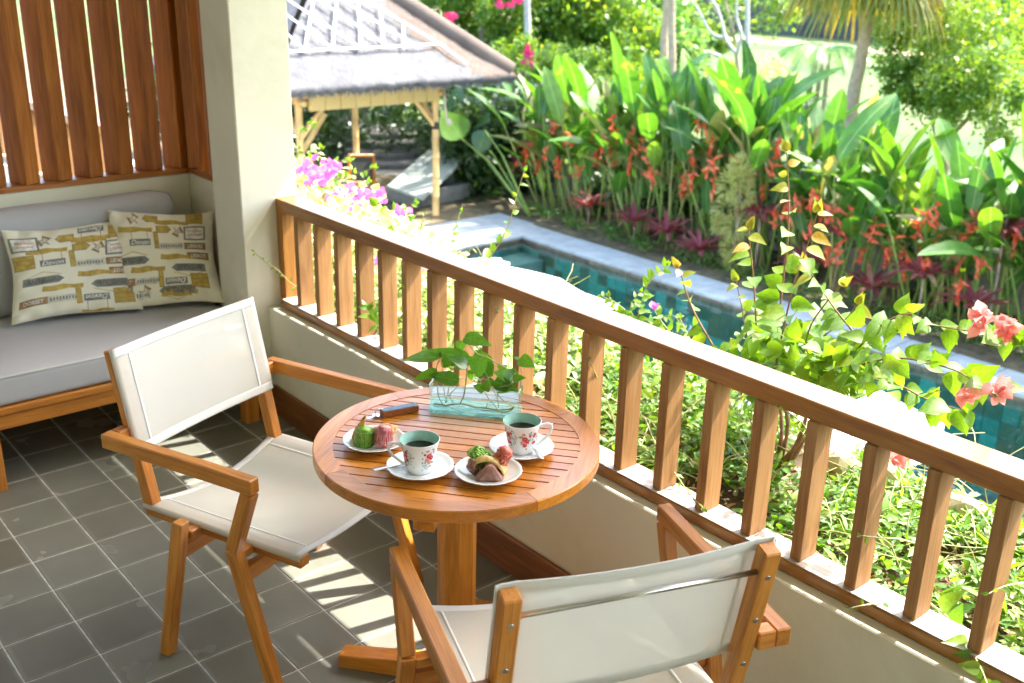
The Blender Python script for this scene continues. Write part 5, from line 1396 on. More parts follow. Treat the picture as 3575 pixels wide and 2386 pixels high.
for y in (9.97,): 
    tube('binding', [Vector((-10.96, y, -.98)) - G0, Vector((-10.96, y, -.86)) - G0], .066, M['binding'], gz, 12)
bl0 = at(709, 262, 0, -10.86); bl1 = at(1008, 231, 0, -10.86)
ns = 9
for k in range(ns):
    ya = bl0.y + (bl1.y - bl0.y) * k / ns; yb = bl0.y + (bl1.y - bl0.y) * (k + 1) / ns - .008
    link('blind_roll', box_me((.09, yb - ya, .30), .03, M['blind'], 3), gz, None, Vector((-10.86, (ya + yb) / 2, -.345)) - G0)
tube('cord', [Vector((-10.80, 10.05, -.3)) - G0, Vector((-10.80, 10.06, -.6)) - G0, Vector((-10.80, 10.1, -.85)) - G0], .018, M['thatch_dummy'], gz, 8)
lathe('cord_coil', [(.0, -.015), (.05, -.015), (.062, 0), (.05, .015), (0, .015)], M['thatch_dummy'], gz, 20, Vector((-10.79, 10.14, -.86)) - G0).rotation_euler = (0, math.pi / 2, 0)
# thatched hip roof
def thatchmat(name, c0, c1, c2):
    m, nt, bs = mat_new(name); v = coords(nt, (1, 1, 1), 'UV', rand=False)
    mp = coords(nt, (14, 1.6, 1), 'UV', rand=False); n1 = noise(nt, mp, 5, 5, .7, .5); n2 = noise(nt, coords(nt, (1, 1, 1), rand=False), 2.2, 4, .6)
    r = ramp(nt, n1.outputs[0], [(.3, c0), (.5, c1), (.68, c2)]); r2 = ramp(nt, n2.outputs[0], [(.3, g3(.78)), (.7, g3(1.12))])
    nt.links.new(mix(nt, 1, r.outputs[0], r2.outputs[0], 'MULTIPLY'), bs.inputs[0]); bs.inputs['Roughness'].default_value = .95
    bump(nt, bs, n1.outputs[0], .8, .04); return m
M['thatch'] = thatchmat('thatch', (.075, .072, .073), (.125, .121, .120), (.185, .178, .176)); M['thatch_brown'] = thatchmat('thatch_brown', (.065, .046, .034), (.125, .094, .072), (.20, .155, .12))
EX0, EX1, EY0, EY1, EZ = -10.06, -14.44, 10.97, 6.37, -.14
apex0 = Vector((-12.25, 8.67, 1.72))
def roofface(name, c0, c1, mat, th=.15, hip=False):
    """one slope from eave corner c0 to c1 up to the apex, with thickness and a ragged eave"""
    c0, c1 = Vector(c0), Vector(c1); nx, ny = 90, 46; bm = bmesh.new(); uv = bm.loops.layers.uv.new('UVMap')
    N = (c1 - c0).cross(apex0 - c0).normalized()
    if N.z < 0: N = -N
    G = []
    for j in range(ny + 1):
        t = j / ny; row = []
        for i in range(nx + 1):
            s = i / nx; p = (c0 * (1 - s) + c1 * s) * (1 - t) + apex0 * t
            edge = min(s, 1 - s) * 2; sw = -.10 * math.sin(math.pi * min(1, t * 1.2)) * .8   # slight sag of the slope
            p = p + N * (th * .9 + sw * .5 + .028 * mnoise.noise(Vector((p.x * 2.2, p.y * 2.2, p.z * 2.2))) + .014 * mnoise.noise(Vector((p.x * 9, p.y * 9, p.z * 9))))
            if j == 0: p.z -= .02 + rnd.uniform(-.03, .03)
            row.append(bm.verts.new(p - G0))
        G.append(row)
    low = [bm.verts.new((c0 * (1 - i / nx) + c1 * (i / nx)) - G0 + Vector((0, 0, rnd.uniform(-.035, .03)))) for i in range(nx + 1)]
    inn = [bm.verts.new((c0 * (1 - i / nx) + c1 * (i / nx)) - G0 + (apex0 - (c0 + c1) / 2).normalized() * .25) for i in range(nx + 1)]
    mi = 0
    def fc(a, b, c, d, uvs, mi=0):
        f = bm.faces.new((a, b, c, d)); f.smooth = True; f.material_index = mi
        for l, q in zip(f.loops, uvs): l[uv].uv = q
    for j in range(ny):
        for i in range(nx):
            if j == ny - 1 and False: pass
            w0 = (1 - j / ny); w1 = (1 - (j + 1) / ny); L = (c1 - c0).length; H = (apex0 - (c0 + c1) / 2).length
            x = lambda ii, w: ((ii / nx - .5) * w) * L
            mi = 1 if (hip and i / nx < .15 + .10 * math.sin(math.pi * min(1, j / ny * 1.4)) + .02 * math.sin(j * 1.3)) else 0
            fc(G[j][i], G[j][i + 1], G[j + 1][i + 1], G[j + 1][i], [(x(i, w0), j / ny * H), (x(i + 1, w0), j / ny * H), (x(i + 1, w1), (j + 1) / ny * H), (x(i, w1), (j + 1) / ny * H)], mi)
    for i in range(nx):
        fc(low[i], low[i + 1], G[0][i + 1], G[0][i], [(i * .05, 0), (i * .05 + .05, 0), (i * .05 + .05, .2), (i * .05, .2)])
        fc(inn[i], inn[i + 1], low[i + 1], low[i], [(i * .05, 0), (i * .05 + .05, 0), (i * .05 + .05, .2), (i * .05, .2)])
    bmesh.ops.recalc_face_normals(bm, faces=bm.faces)
    me = bm_me(bm, name); me.materials.append(mat)
    if hip: me.materials.append(M['thatch_brown'])
    return link(name, me, gz), N
cFR, cFL, cBR, cBL = (EX0, EY0, EZ), (EX0, EY1, EZ), (EX1, EY0, EZ), (EX1, EY1, EZ)
_, NF = roofface('thatch_slope', cFR, cFL, M['thatch'], hip=True); roofface('thatch_slope', cFR, cBR, M['thatch_brown']); roofface('thatch_slope', cBL, cFL, M['thatch']); roofface('thatch_slope', cBR, cBL, M['thatch'])
# rounded brown hip roll on the right hand corner
tube('hip_roll', [Vector(cFR) + (apex0 - Vector(cFR)) * t - G0 + Vector((0, 0, .10)) for t in np.linspace(.02, .98, 14)], [.16] * 14, M['thatch_brown'], gz, 12)
# fringe of straws along the eaves
bm = bmesh.new()
for c0, c1 in ((cFR, cFL), (cFR, cBR)):
    c0, c1 = Vector(c0), Vector(c1)
    for k in range(900):
        p = c0 + (c1 - c0) * rnd.random() - G0 + Vector((rnd.uniform(-.04, .04), rnd.uniform(-.04, .04), rnd.uniform(0, .12))); d = Vector((rnd.gauss(0, .02), rnd.gauss(0, .02), -rnd.uniform(.04, .10)))
        s = Vector((0, .006, 0)) if c0.x == c1.x else Vector((.006, 0, 0)); a = [bm.verts.new(q) for q in (p - s, p + s, p + s * .4 + d, p - s * .4 + d)]; bm.faces.new(a)
link('eave_fringe', bm_me(bm, 'fr'), gz, M['thatch'])['kind'] = 'stuff'
# white netting straps laid on the front slope
M['strap'] = simple('white_strap', (.50, .50, .52), .6, 0, .05)
RP = Vector(cFR) + NF * .175
def zr(u, v): return atp((1000 + u / 1.96) / 1.5219, v / 1.96 / 1.5219, RP, NF)
for a, b in (((185, 0), (125, 345)), ((345, -6), (315, 332)), ((490, -6), (510, 326)), ((640, 40), (665, 322)), ((800, 155), (805, 335)), ((-20, 210), (125, 345)), ((-20, 88), (315, 330)), ((10, 0), (505, 326)),
             ((205, -10), (652, 290)), ((360, -10), (900, 326)), ((520, -10), (1050, 302)), ((1050, 302), (1240, 440)), ((-30, 356), (1050, 302))):
    beam('strap', zr(*a) - G0, zr(*b) - G0, .036, .012, M['strap'], gz, up=NF, bevel=.004)

# things near the gazebo ------------------------------------------------
ht = empty('hatch_box', (-12, 10.3, GZ), label='low concrete pit box with a tilted pale lid behind the gazebo post', cat='hatch')
h0 = Vector(ht.location); hL, hM, hR = at(890, 455, 2, -2.45), at(967, 470, 2, -2.45), at(1075, 449, 2, -2.45)
hB = hL + hR - hM; M['concrete'] = simple('concrete', (.16, .155, .135), .9, 0, .35, 3, .2); M['lid'] = simple('lid_grey', (.30, .33, .28), .7, 0, .06, 3)
for a, b in ((hL, hM), (hM, hR), (hR, hB), (hB, hL)): beam('box_side', a - h0 + Vector((0, 0, .10)), b - h0 + Vector((0, 0, .10)), .09, .28, M['concrete'], ht, bevel=.008)
vB = at(969, 455, 2, -2.17); vL = at(889, 426, 2, -2.17); ed = vB - vL; R0_ = at(1063, 366, 1, hR.y + .1)
lid = [vL, vB, R0_, R0_ - ed]; nn = (lid[1] - lid[0]).cross(lid[3] - lid[0]).normalized() * .05
link('lid', mesh('lid', [p - h0 for p in lid] + [p - h0 - nn for p in lid], [(0, 1, 2, 3), (7, 6, 5, 4), (0, 4, 5, 1), (1, 5, 6, 2), (2, 6, 7, 3), (3, 7, 4, 0)]), ht, M['lid'])
ch = empty('chalkboard', tuple(at(830, 432, 2, -2.45)), label='small wooden framed chalkboard standing inside the gazebo', cat='chalkboard')
k0 = Vector(ch.location); px_ = k0.x; M['slate'] = simple('slate_board', (.05, .055, .05), .6)
def cbv(u, v): return at(u, v, 0, px_) - k0
for a, b in (((800, 357), (856, 357)), ((800, 357), (803, 428)), ((856, 357), (858, 432)), ((802, 420), (857, 418))): beam('frame', cbv(*a), cbv(*b), .05, .05, M['teak'], ch, up=(1, 0, 0))
a, b = cbv(804, 361), cbv(854, 417); link('board', box_me((.02, b.y - a.y, a.z - b.z), 0, M['slate']), ch, None, (a + b) / 2)
stp = empty('garden_steps', (-16, 11, GZ), label='curved grey stone steps rising behind the gazebo', cat='steps')
s0 = Vector(stp.location)
for k in range(6):
    z = -2.45 + k * .22; c = at(900 - k * 3, 402 - k * 22, 0, -14.8 - k * .45)
    lathe('step', [(0, .0), (1.0, .0), (1.02, -.03), (1.0, -.24), (0, -.24)], M['concrete'], stp, 26, c - s0, smooth=False)
bk = empty('stone_block_wall', (-18, 11.5, GZ), label='grey stone retaining wall at the top of the garden steps', cat='wall')
pbox('wall', bk, (-18.6, 10.3, GZ), (-18.0, 14.0, .2), M['garden_wall'], .02); pbox('boulder', bk, (-17.9, 10.3, -.9), (-17.2, 11.2, -.2), M['concrete'], .2, 3)

gw = empty('garden_wall', (-4, 13, GZ), label='low grey stone garden wall behind the heliconias', cat='wall')
for k in range(16):
    x0 = -12 + k * 1.25; pbox('wall_panel', gw, (x0, 13.0, GZ - .05), (x0 + 1.245, 13.22, -1.15), M['garden_wall'], .01)
for k in range(5):
    x0 = -10.9 + k * 3.75; pbox('wall_pier', gw, (x0 - .2, 12.9, GZ - .05), (x0 + .2, 12.999, -1.0), M['garden_wall'], .01)

# ------------------------------------------------------------------ heliconias
hl = [leaf_me('paddle', 1, .30, .3, c, w, M['heli_leaf'], i) for i, (c, w) in enumerate(((.05, .0), (.16, .02), (.34, .02), (.6, .015), (.02, .015)))]
hd = [leaf_me('paddle', 1, .20, .5, .35, .02, M['heli_dry'], i) for i in range(2)]
def bract_me(n, seed):
    """upright zigzag flower head with long pointed bracts spread in a fan"""
    r = random.Random(seed); bm = bmesh.new(); pts = [Vector((0, 0, 0))]
    for k in range(n): pts.append(pts[-1] + Vector((.02 * (1 if k % 2 else -1), r.uniform(-.01, .01), -.040)))
    tube_bm(bm, pts, .007, 5)
    for k in range(1, n + 1):
        p = pts[k]; s = 1 if k % 2 else -1; ln = .21 - .016 * k; e = r.uniform(-.15, .75); d = Vector((s * 1.0, r.uniform(-.45, .45), e)).normalized() * ln; u = Vector((0, 0, .03)); q = Vector((0, .022, 0))
        v = [bm.verts.new(x) for x in (p - u * .6, p + d * .35 + q, p + d, p + d * .35 - q, p + u + d * .3)]
        bm.faces.new((v[0], v[1], v[4])); bm.faces.new((v[0], v[4], v[3])); bm.faces.new((v[1], v[2], v[4])); bm.faces.new((v[4], v[2], v[3]))
    me = bm_me(bm, 'bract'); me.materials.append(M['flower_red']); return me
fl = [bract_me(n, s) for n, s in ((4, 1), (5, 2), (6, 3), (4, 4))]
bm = bmesh.new(); tube_bm(bm, [(0, 0, 0), (0, 0, .5), (0, 0, 1)], [1, .85, .6], 6); stm = bm_me(bm, 'cane', True); stm.materials.append(M['heli_stem'])
hr = random.Random(77)
def heliconia(x, y, H, label, nst=12, spread=.42, lean=0, nfl=5):
    o = empty('heliconia_clump', (x, y, GZ), label=label, cat='heliconia', group='heliconia clumps along the pool')
    for k in range(nst):
        bx, by = hr.gauss(0, spread * .55), hr.gauss(0, .16); d = Vector((bx * .5 + lean + hr.gauss(0, .13), by * .4 - .08 + hr.gauss(0, .09), 1)).normalized(); h = H * hr.uniform(.42, .66)
        b = Vector((bx, by, 0)); top = b + d * h; r = hr.uniform(.014, .022)
        F3 = Vector((0, 0, 1)).rotation_difference(d).to_matrix().to_4x4()
        link('cane', stm, o, None, M=Matrix.Translation(b) @ F3 @ Matrix.Diagonal((r, r, h + .12, 1)))
        for j in range(hr.choice((1, 2, 2, 3, 3))):
            an = hr.uniform(0, 6.28); tilt = hr.uniform(.3, 1.15) if j else hr.uniform(.05, .55)
            ld = (d * math.cos(tilt) + Vector((math.cos(an), math.sin(an), 0)) * math.sin(tilt)).normalized()
            L = hr.uniform(.60, 1.12) * H / 2.9; bb = top - d * (.24 * j * h) + ld * .10
            up = Vector((0, 0, 1)) - ld * ld.z + rv(hr) * .35
            if up.length < .1: up = Vector((1, 0, 0))
            dry = hr.random() < .12
            link('leaf', hr.choice(hd if dry else hl), o, None, M=leafM(bb, ld, up, L))
            link('petiole', stm, o, None, M=Matrix.Translation(top - d * (.24 * j * h) - ld * .12) @ Vector((0, 0, 1)).rotation_difference(ld).to_matrix().to_4x4() @ Matrix.Diagonal((.011, .011, .3, 1)))
    for k in range(3):
        b = Vector((hr.uniform(-spread, spread), hr.uniform(-.35, .2), hr.uniform(.15, .9))); ld = Vector((hr.uniform(-.6, .6), hr.uniform(-.5, .2), 1)).normalized()
        link('leaf', hr.choice(hl), o, None, M=leafM(b, ld, Vector((0, -1, .5)) + rv(hr) * .4, hr.uniform(.45, .8)))
    for k in range(nfl):
        p = Vector((hr.uniform(-spread, spread), hr.uniform(-.75, -.3), H * hr.uniform(.30, .58)))
        q = link('flower', hr.choice(fl), o, None, M=Matrix.Translation(p) @ Matrix.Rotation(hr.uniform(-.7, .7) + math.radians(-40), 4, 'Z') @ Matrix.Rotation(hr.uniform(-.3, .3) + (math.pi if hr.random() < .3 else 0), 4, 'Y') @ Matrix.Diagonal((1.35, 1.35, 1.35, 1)))
        link('flower_stalk', stm, o, None, M=Matrix.Translation(p + Vector((0, .25, -.35))) @ Vector((0, 0, 1)).rotation_difference(Vector((0, -.25, .35)).normalized()).to_matrix().to_4x4() @ Matrix.Diagonal((.008, .008, .43, 1)))
    return o
HX = [-10.3, -9.55, -8.85, -8.2, -7.5, -6.8, -6.1, -5.4, -4.6, -3.9, -3.2, -2.45, -1.75, -1.0, -.3, .45, 1.2]
WH = ['leftmost heliconia clump beside the gazebo roof corner', 'second heliconia clump from the gazebo, leaning left', 'third heliconia clump from the gazebo', 'fourth heliconia clump from the gazebo', 'heliconia clump behind the pool corner, fifth from the gazebo',
      'sixth heliconia clump from the gazebo, in front of the paired palm trunks', 'tall heliconia clump, seventh from the gazebo', 'eighth heliconia clump from the gazebo, left of the yellow shrub', 'heliconia clump directly behind the yellow shrub', 'heliconia clump just right of the yellow shrub',
      'heliconia clump at the foot of the large fan palm', 'heliconia clump just right of the fan palm trunk', 'heliconia clump two places right of the fan palm trunk', 'heliconia clump above the coral flowers', 'heliconia clump near the right edge of the picture', 'last heliconia clump in view at the right edge', 'heliconia clump cut by the right edge of the picture']
HH = [2.9, 2.9, 2.9, 3.1, 3.1, 3.3, 3.3, 3.2, 2.7, 2.8, 2.6, 2.55, 2.95, 2.8, 3.0, 3.1, 3.0]
for x, lb, H in zip(HX, WH, HH):
    heliconia(x, 12.12 + hr.uniform(-.2, .25), H, lb, 16 if x < -5 else 15, .42, -.12 if x < -9 else 0, 8)

def rosette(name, P, label, cat, nl, L, W, mat, hr_=hr, h=.6, up=.5):
    o = empty(name, (P[0], P[1], GZ), label=label, cat=cat)
    lm = leaf_me('lance', 1, W / L, .3, .35, 0, mat, 1); lm2 = leaf_me('lance', 1, W / L, .3, .15, 0, mat, 2)
    tube('trunk', [(0, 0, 0), (.02, 0, h * .5), (0, 0, h)], .016, M['bark'], o, 8)
    for k in range(nl):
        a = k * 2.4; e = up * (1 - k / nl) * 1.6 - .05; d = Vector((math.cos(a), math.sin(a), math.tan(min(1.3, e + .12)))).normalized()
        link('leaf', (lm, lm2)[k % 2], o, None, M=leafM((0, 0, h * (.8 + .2 * k / nl)), d, (0, 0, 1), L * hr_.uniform(.85, 1.1)))
    return o
CP = [((1150, 400), 11.9, 'red cordyline rosette in the shade right of the gazebo', 1.0), ((1455, 505), 11.35, 'red cordyline rosette in front of the fifth heliconia clump', .7), ((1605, 570), 11.2, 'pinkish cordyline rosette nearest the far pool edge, left of the yellow shrub', .62),
      ((1745, 480), 11.4, 'crimson cordyline rosette just right of the yellow shrub', .8), ((1350, 470), 11.6, 'dark red cordyline low among the left heliconia canes', .6), ((2000, 655), 11.3, 'dark cordyline behind the bougainvillea branch tips', .55), ((2235, 690), 11.2, 'dark red cordyline above the coral flowers', .55), ((2310, 500), 11.5, 'small cordyline at the right edge', .7),
      ((1180, 380), 12.1, 'cordyline in the shade of the leftmost heliconia clump', .8), ((1530, 530), 11.3, 'reddish cordyline between the two pink ones at the pool edge', .6), ((1850, 600), 11.3, 'dark red cordyline behind the tallest bougainvillea shoot', .6), ((1930, 520), 11.5, 'crimson cordyline half hidden right of the tallest bougainvillea shoot', .6), ((2120, 620), 11.3, 'dark cordyline left of the coral flowers', .5)]
for (u, v), y, lb, sc in CP:
    p = at(u, v, 1, y + .25); rosette('cordyline', (p.x, p.y), lb, 'cordyline', 26, .50, .085, M['cordyline'], h=max(.2, p.z - GZ))
# yellow shrub
p = at(1690, 500, 1, 11.5); ys_ = empty('yellow_shrub', (p.x, p.y, GZ), label='fine leaved yellowish shrub standing between the heliconias', cat='shrub')
cs = []
for k, (u, v, r) in enumerate(((1700, 385, .22), (1680, 425, .26), (1700, 450, .2), (1668, 480, .26), (1690, 520, .24), (1680, 570, .2), (1700, 410, .2), (1655, 515, .16), (1690, 600, .2))):
    c = at(u, v, 1, 11.45) ; r *= .78; n = 420; d = rand_dirs(n); cs.append((np.array(c) + d * (nrs.uniform(.2, 1, n) ** .5)[:, None] * r, d))
cc = np.concatenate([a for a, b in cs]); dd = np.concatenate([b for a, b in cs]); V, Q = leaf_cloud(cc, dd, nrs.normal(size=dd.shape), nrs.uniform(.05, .12, len(cc)), .16, .2)
link('foliage', npmesh('f', V - np.array(ys_.location), Q), ys_, M['euphorbia'])['kind'] = 'stuff'
tube('trunk', [(0, 0, 0), (.03, 0, .7), (0, 0, 1.4)], .03, M['bark'], ys_, 8)
# elephant ears by the gazebo
ae = empty('elephant_ear_plant', (-9.95, 11.3, GZ), label='elephant ear plant with one bright and one dark heart leaf right of the gazebo post', cat='plant'); e0 = Vector(ae.location)
for (b, t, w, mt, yy) in (((1058, 318), (1022, 262), .95, 'alocasia', 10.9), ((1112, 300), (1098, 350), .8, 'alocasia_dark', 11.2), ((1080, 300), (1110, 275), .9, 'alocasia_dark', 11.5), ((1010, 260), (1050, 225), .9, 'alocasia_dark', 11.6)):
    B_ = at(*b, 1, yy); T_ = at(*t, 1, yy - .15); L = (T_ - B_).length * 1.25
    link('leaf', leaf_me('heart', 1, w, .12, .1, .03, M[mt], 3), ae, None, M=Matrix.Translation(-e0) @ leafM(B_, T_ - B_, (Vector(CAM) - B_).normalized() + Vector((.5, 0, .9)), L))
    tube('petiole', [Vector((0, 0, 0)), (B_ - e0) * .6 + Vector((0, 0, .15)), B_ - e0], [.03, .02, .012], M['heli_stem'], ae, 7)
# low green edging along the pool and dark growth behind the gazebo: uncountable
def cloud(name, boxes, n, size, mat, wr=.3, down=0, kind='stuff', fold=.2):
    C_ = []
    for (c, r, k) in boxes:
        d = nrs.normal(size=(k, 3)); d /= np.linalg.norm(d, axis=1)[:, None]; C_.append(np.array(c) + d * (nrs.uniform(0, 1, k) ** .45)[:, None] * np.array(r))
    c = np.concatenate(C_); d = rand_dirs(len(c), down); V, Q = leaf_cloud(c, d, np.array([0, 0, 1.]) + nrs.normal(size=d.shape) * .7, nrs.uniform(size[0], size[1], len(c)), wr, fold)
    return tag(link(name, npmesh(name, V, Q), None, mat), kind=kind)
bx = []
for k in range(60):
    q = pp(-1.2 + k * .24, -.92 - hr.uniform(0, .35)); bx.append(((q.x, q.y, GZ + .10), (.20, .20, .10), 70))
cloud('edging_plants', bx, 0, (.06, .16), M['heli_leaf'], .16)
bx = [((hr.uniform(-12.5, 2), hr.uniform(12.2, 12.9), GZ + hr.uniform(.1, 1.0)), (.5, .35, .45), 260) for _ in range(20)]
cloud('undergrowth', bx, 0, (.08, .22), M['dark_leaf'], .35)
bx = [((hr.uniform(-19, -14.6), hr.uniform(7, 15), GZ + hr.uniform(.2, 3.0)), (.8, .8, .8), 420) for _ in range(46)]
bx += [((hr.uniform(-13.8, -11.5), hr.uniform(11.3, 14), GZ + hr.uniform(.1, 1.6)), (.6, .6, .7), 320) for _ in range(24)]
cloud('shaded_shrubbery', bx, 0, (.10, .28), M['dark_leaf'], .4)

# ------------------------------------------------------------------ trees
def trunk_mesh(pts, rad, mat, par, name='trunk', n=12, ringed=0):
    q = spline([Vector(p) for p in pts], 8); m_ = len(q); R = [rad[0] + (rad[1] - rad[0]) * i / (m_ - 1) for i in range(m_)]
    if ringed: R = [r * (1 + .05 * (i % 2)) for i, r in enumerate(R)]
    return tube(name, q, R, mat, par, n)
def leafy(name, base, label, crowns, size, mat, nper, trunk=True, rt=.12, limbs=True, wr=.55, cat='tree', flowers=None, down=.25):
    o = empty(name, base, label=label, cat=cat); b = Vector(base); C_ = []; zl_ = sum(c[2] for c, r in crowns) / len(crowns)
    ctr = Vector((sum(c[0] for c, r in crowns) / len(crowns), sum(c[1] for c, r in crowns) / len(crowns), zl_))
    for c, r in crowns:
        ncl = max(4, int(nper / 110))
        for k in range(ncl):
            d = nrs.normal(size=3); d /= np.linalg.norm(d); cc = np.array(c) + d * np.array(r) * nrs.uniform(.35, 1.0); rr = min(r) * nrs.uniform(.22, .42)
            m_ = nper // ncl; e = nrs.normal(size=(m_, 3)) * .5; C_.append(cc + e * rr)
    c = np.concatenate(C_); d = rand_dirs(len(c), down); u = np.array([0, 0, 1.]) + nrs.normal(size=d.shape) * .55
    V, Q = leaf_cloud(c, d, u, nrs.uniform(size[0], size[1], len(c)), wr, .25)
    link('crown', npmesh('crown', V - np.array(b), Q), o, mat)['kind'] = 'stuff'
    if trunk:
        trunk_mesh([(0, 0, 0), (ctr - b) * .5 + Vector((.15, 0, 0)), (ctr - b)], (rt, rt * .45), M['bark'], o)
        if limbs:
            for cr, r in crowns[:6]: trunk_mesh([(ctr - b) * .5, ((ctr - b) * .5 + (Vector(cr) - b)) / 2 + Vector((0, 0, .1)), Vector(cr) - b], (rt * .45, rt * .12), M['bark'], o, 'limb', 8)
    if flowers:
        for f_, n_, mt in flowers: bracts(o, f_, n_, .22, .16, mt, hr)
    return o
def cr(u, v, y, r, rz=None): p = at(u, v, 1, y); return ((p.x, p.y, p.z), (r, r, rz or r))
def bs_(u, v, y): p = at(u, v, 1, y); return (p.x, p.y, GZ)
leafy('leafy_tree', bs_(1080, 120, 17), 'bright leafy tree with crimson flowers right behind the thatched roof', [cr(1020, 20, 16.5, 1.0), cr(1100, 80, 17, 1.0), cr(1180, 10, 17, 1.0), cr(1090, -40, 17, 1.2), cr(1160, 130, 16.5, .7)], (.10, .20), M['tree_leaf'], 2600,
      flowers=[(at(1032, 45, 1, 15.6), 16, M['crimson']), (at(1147, 8, 1, 15.8), 9, M['crimson']), (at(1183, 2, 1, 15.8), 9, M['crimson']), (at(1212, 128, 1, 14.6), 14, M['crimson'])])
leafy('leafy_tree', bs_(1290, 90, 19), 'bright green tree between the grey palm trunk and the paired trunks', [cr(1270, 60, 18.5, 1.2), cr(1350, 20, 19, 1.2), cr(1290, 130, 18, .9), cr(1420, 70, 19, 1.1), cr(1350, -60, 19, 1.5)], (.12, .24), M['tree_leaf'], 2600)
leafy('leafy_tree', bs_(1450, 60, 23), 'darker tree behind the paired palm trunks', [cr(1470, 40, 23, 1.4), cr(1400, 90, 22, 1.2), cr(1540, 100, 22, 1.1), cr(1450, -60, 23, 1.9)], (.14, .28), M['tree_leaf_blue'], 2200)
leafy('leafy_tree', bs_(930, 0, 24), 'tall green tree above the gazebo roof', [cr(960, -40, 22, 2.0), cr(860, -80, 23, 2.2), cr(1060, -60, 24, 2.0)], (.16, .30), M['tree_leaf'], 2400, rt=.2)
leafy('leafy_tree', bs_(2180, 160, 16.5), 'wide bluish green tree right of the fan palm', [cr(2090, 120, 16, .8), cr(2170, 170, 15.5, .8), cr(2250, 120, 15.5, .9), cr(2320, 200, 15, .8), cr(2200, 60, 16.5, 1.0), cr(2330, 80, 16, 1.1), cr(2120, 210, 15, .45), cr(2250, 200, 14.6, .6), cr(2180, 235, 14.4, .45), cr(2330, 250, 14.2, .5), cr(2070, 190, 14.8, .4), cr(2110, 60, 16.5, .8), cr(2060, 20, 17, .8), cr(2290, 20, 16.5, 1.0)], (.05, .11), M['tree_leaf'], 1500, wr=.6)
leafy('leafy_tree', bs_(2320, 40, 24), 'green tree at the top right corner of the picture', [cr(2300, 0, 22, 1.8), cr(2400, 40, 22, 2.0), cr(2200, -60, 23, 1.8)], (.14, .28), M['tree_leaf'], 2200)
leafy('lawn_tree', bs_(1700, 128, 33), 'thin pale trunked tree standing on the lawn', [cr(1600, -30, 33, 1.8), cr(1700, -40, 33, 2.2), cr(1790, 0, 32, 1.4), cr(1560, 20, 33, 1.0)], (.14, .28), M['tree_leaf'], 1200, rt=.10, wr=.5)
leafy('clipped_bush', bs_(1622, 118, 31), 'rounded green bush on the lawn beside the pale trunks', [cr(1622, 88, 31, .95, .55), cr(1600, 92, 31, .6, .4), cr(1648, 92, 31, .6, .4)], (.10, .20), M['tree_leaf'], 1800, limbs=False, cat='bush')
leafy('sunlit_bush', bs_(1755, 235, 15.8), 'pale sunlit round bush behind the middle heliconias', [cr(1755, 205, 15.8, .55), cr(1725, 215, 15.6, .4), cr(1790, 220, 15.8, .4)], (.05, .11), M['varieg'], 2200, limbs=False, cat='bush')
leafy('sunlit_bush', bs_(1230, 160, 15), 'pale leafy bush behind the left heliconias', [cr(1190, 160, 15.3, .7), cr(1270, 165, 15, .6), cr(1340, 180, 15, .6), cr(1420, 190, 15, .5)], (.07, .15), M['tree_leaf'], 1800, limbs=False, cat='bush')
# feather palm left of the big fan palm
def feather(root, b, d, L, n, mat, droop=.5, w=.05):
    bm = bmesh.new(); pts = []; p = Vector(b); dd_ = Vector(d).normalized()
    for i in range(n + 1):
        pts.append(p.copy()); dd_ = (dd_ + Vector((0, 0, -droop / n * 1.6))).normalized(); p = p + dd_ * (L / n)
    tube_bm(bm, pts, [.018 * (1 - i / (n + 1)) + .003 for i in range(n + 1)], 4)
    for i in range(2, n):
        a = pts[i]; t = (pts[i] - pts[i - 1]).normalized(); s = t.cross(Vector((0, 0, 1))).normalized()
        for sg in (1, -1):
            ln = L * .28 * math.sin(math.pi * (i / n) ** .8) + .05; e = a + (s * sg * .85 + t * .5 + Vector((0, 0, -.45))).normalized() * ln; q = t * w * .5
            v = [bm.verts.new(x) for x in (a - q, a + q, e)]; bm.faces.new(v)
    return link('frond', bm_me(bm, 'frond'), root, mat)
fp = empty('feather_palm', bs_(1880, 200, 17.5), label='low feather palm just left of the fan palm trunk', cat='palm'); f0 = Vector(fp.location)
ct = at(1890, 120, 1, 17.5) - f0
for k in range(3): trunk_mesh([(k * .12 - .12, 0, 0), (k * .2 - .25, 0, ct.z * .5), ct + Vector((k * .12 - .12, 0, 0))], (.06, .045), M['bark'], fp, 'trunk', 8)
for k in range(15): a = k * 2.4; feather(fp, ct, (math.cos(a), math.sin(a), .8), 1.3, 22, M['tree_leaf_blue'], 1.3)
# fan palm
def fan(root, c, d, R, mat, rr, nb=26):
    """one fan leaf: petiole and long split blades that droop"""
    bm = bmesh.new(); d = Vector(d).normalized(); pe = c + d * .75; 
    tube_bm(bm, [c, c + d * .4 + Vector((0, 0, .03)), pe], [.022, .016, .012], 5)
    s = d.cross(Vector((0, 0, 1))).normalized(); u = s.cross(d)
    for k in range(nb):
        a = (k / (nb - 1) - .5) * 3.9; bd = (d * math.cos(a) + s * math.sin(a)).normalized(); L = R * rr.uniform(.85, 1.05) * (1 - .15 * abs(a) / 2); w = .032
        p = pe.copy(); side = bd.cross(u).normalized(); prev = None; dv = bd.copy()
        for i in range(6):
            ww = w * (.5, 1, 1, .8, .5, .08)[i]; r_ = [bm.verts.new(p - side * ww), bm.verts.new(p + side * ww)]
            if prev: bm.faces.new((prev[0], prev[1], r_[1], r_[0]))
            prev = r_; dv = (dv + Vector((0, 0, -.34))).normalized(); p = p + dv * (L / 5)
    return link('frond', bm_me(bm, 'fan'), root, mat)
pm = empty('fan_palm', (at(1962, 262, 1, 15.0).x, 15.0, GZ), label='tall fan palm with ringed leaning trunk and drooping yellowed fronds at the top right', cat='palm'); p0 = Vector(pm.location)
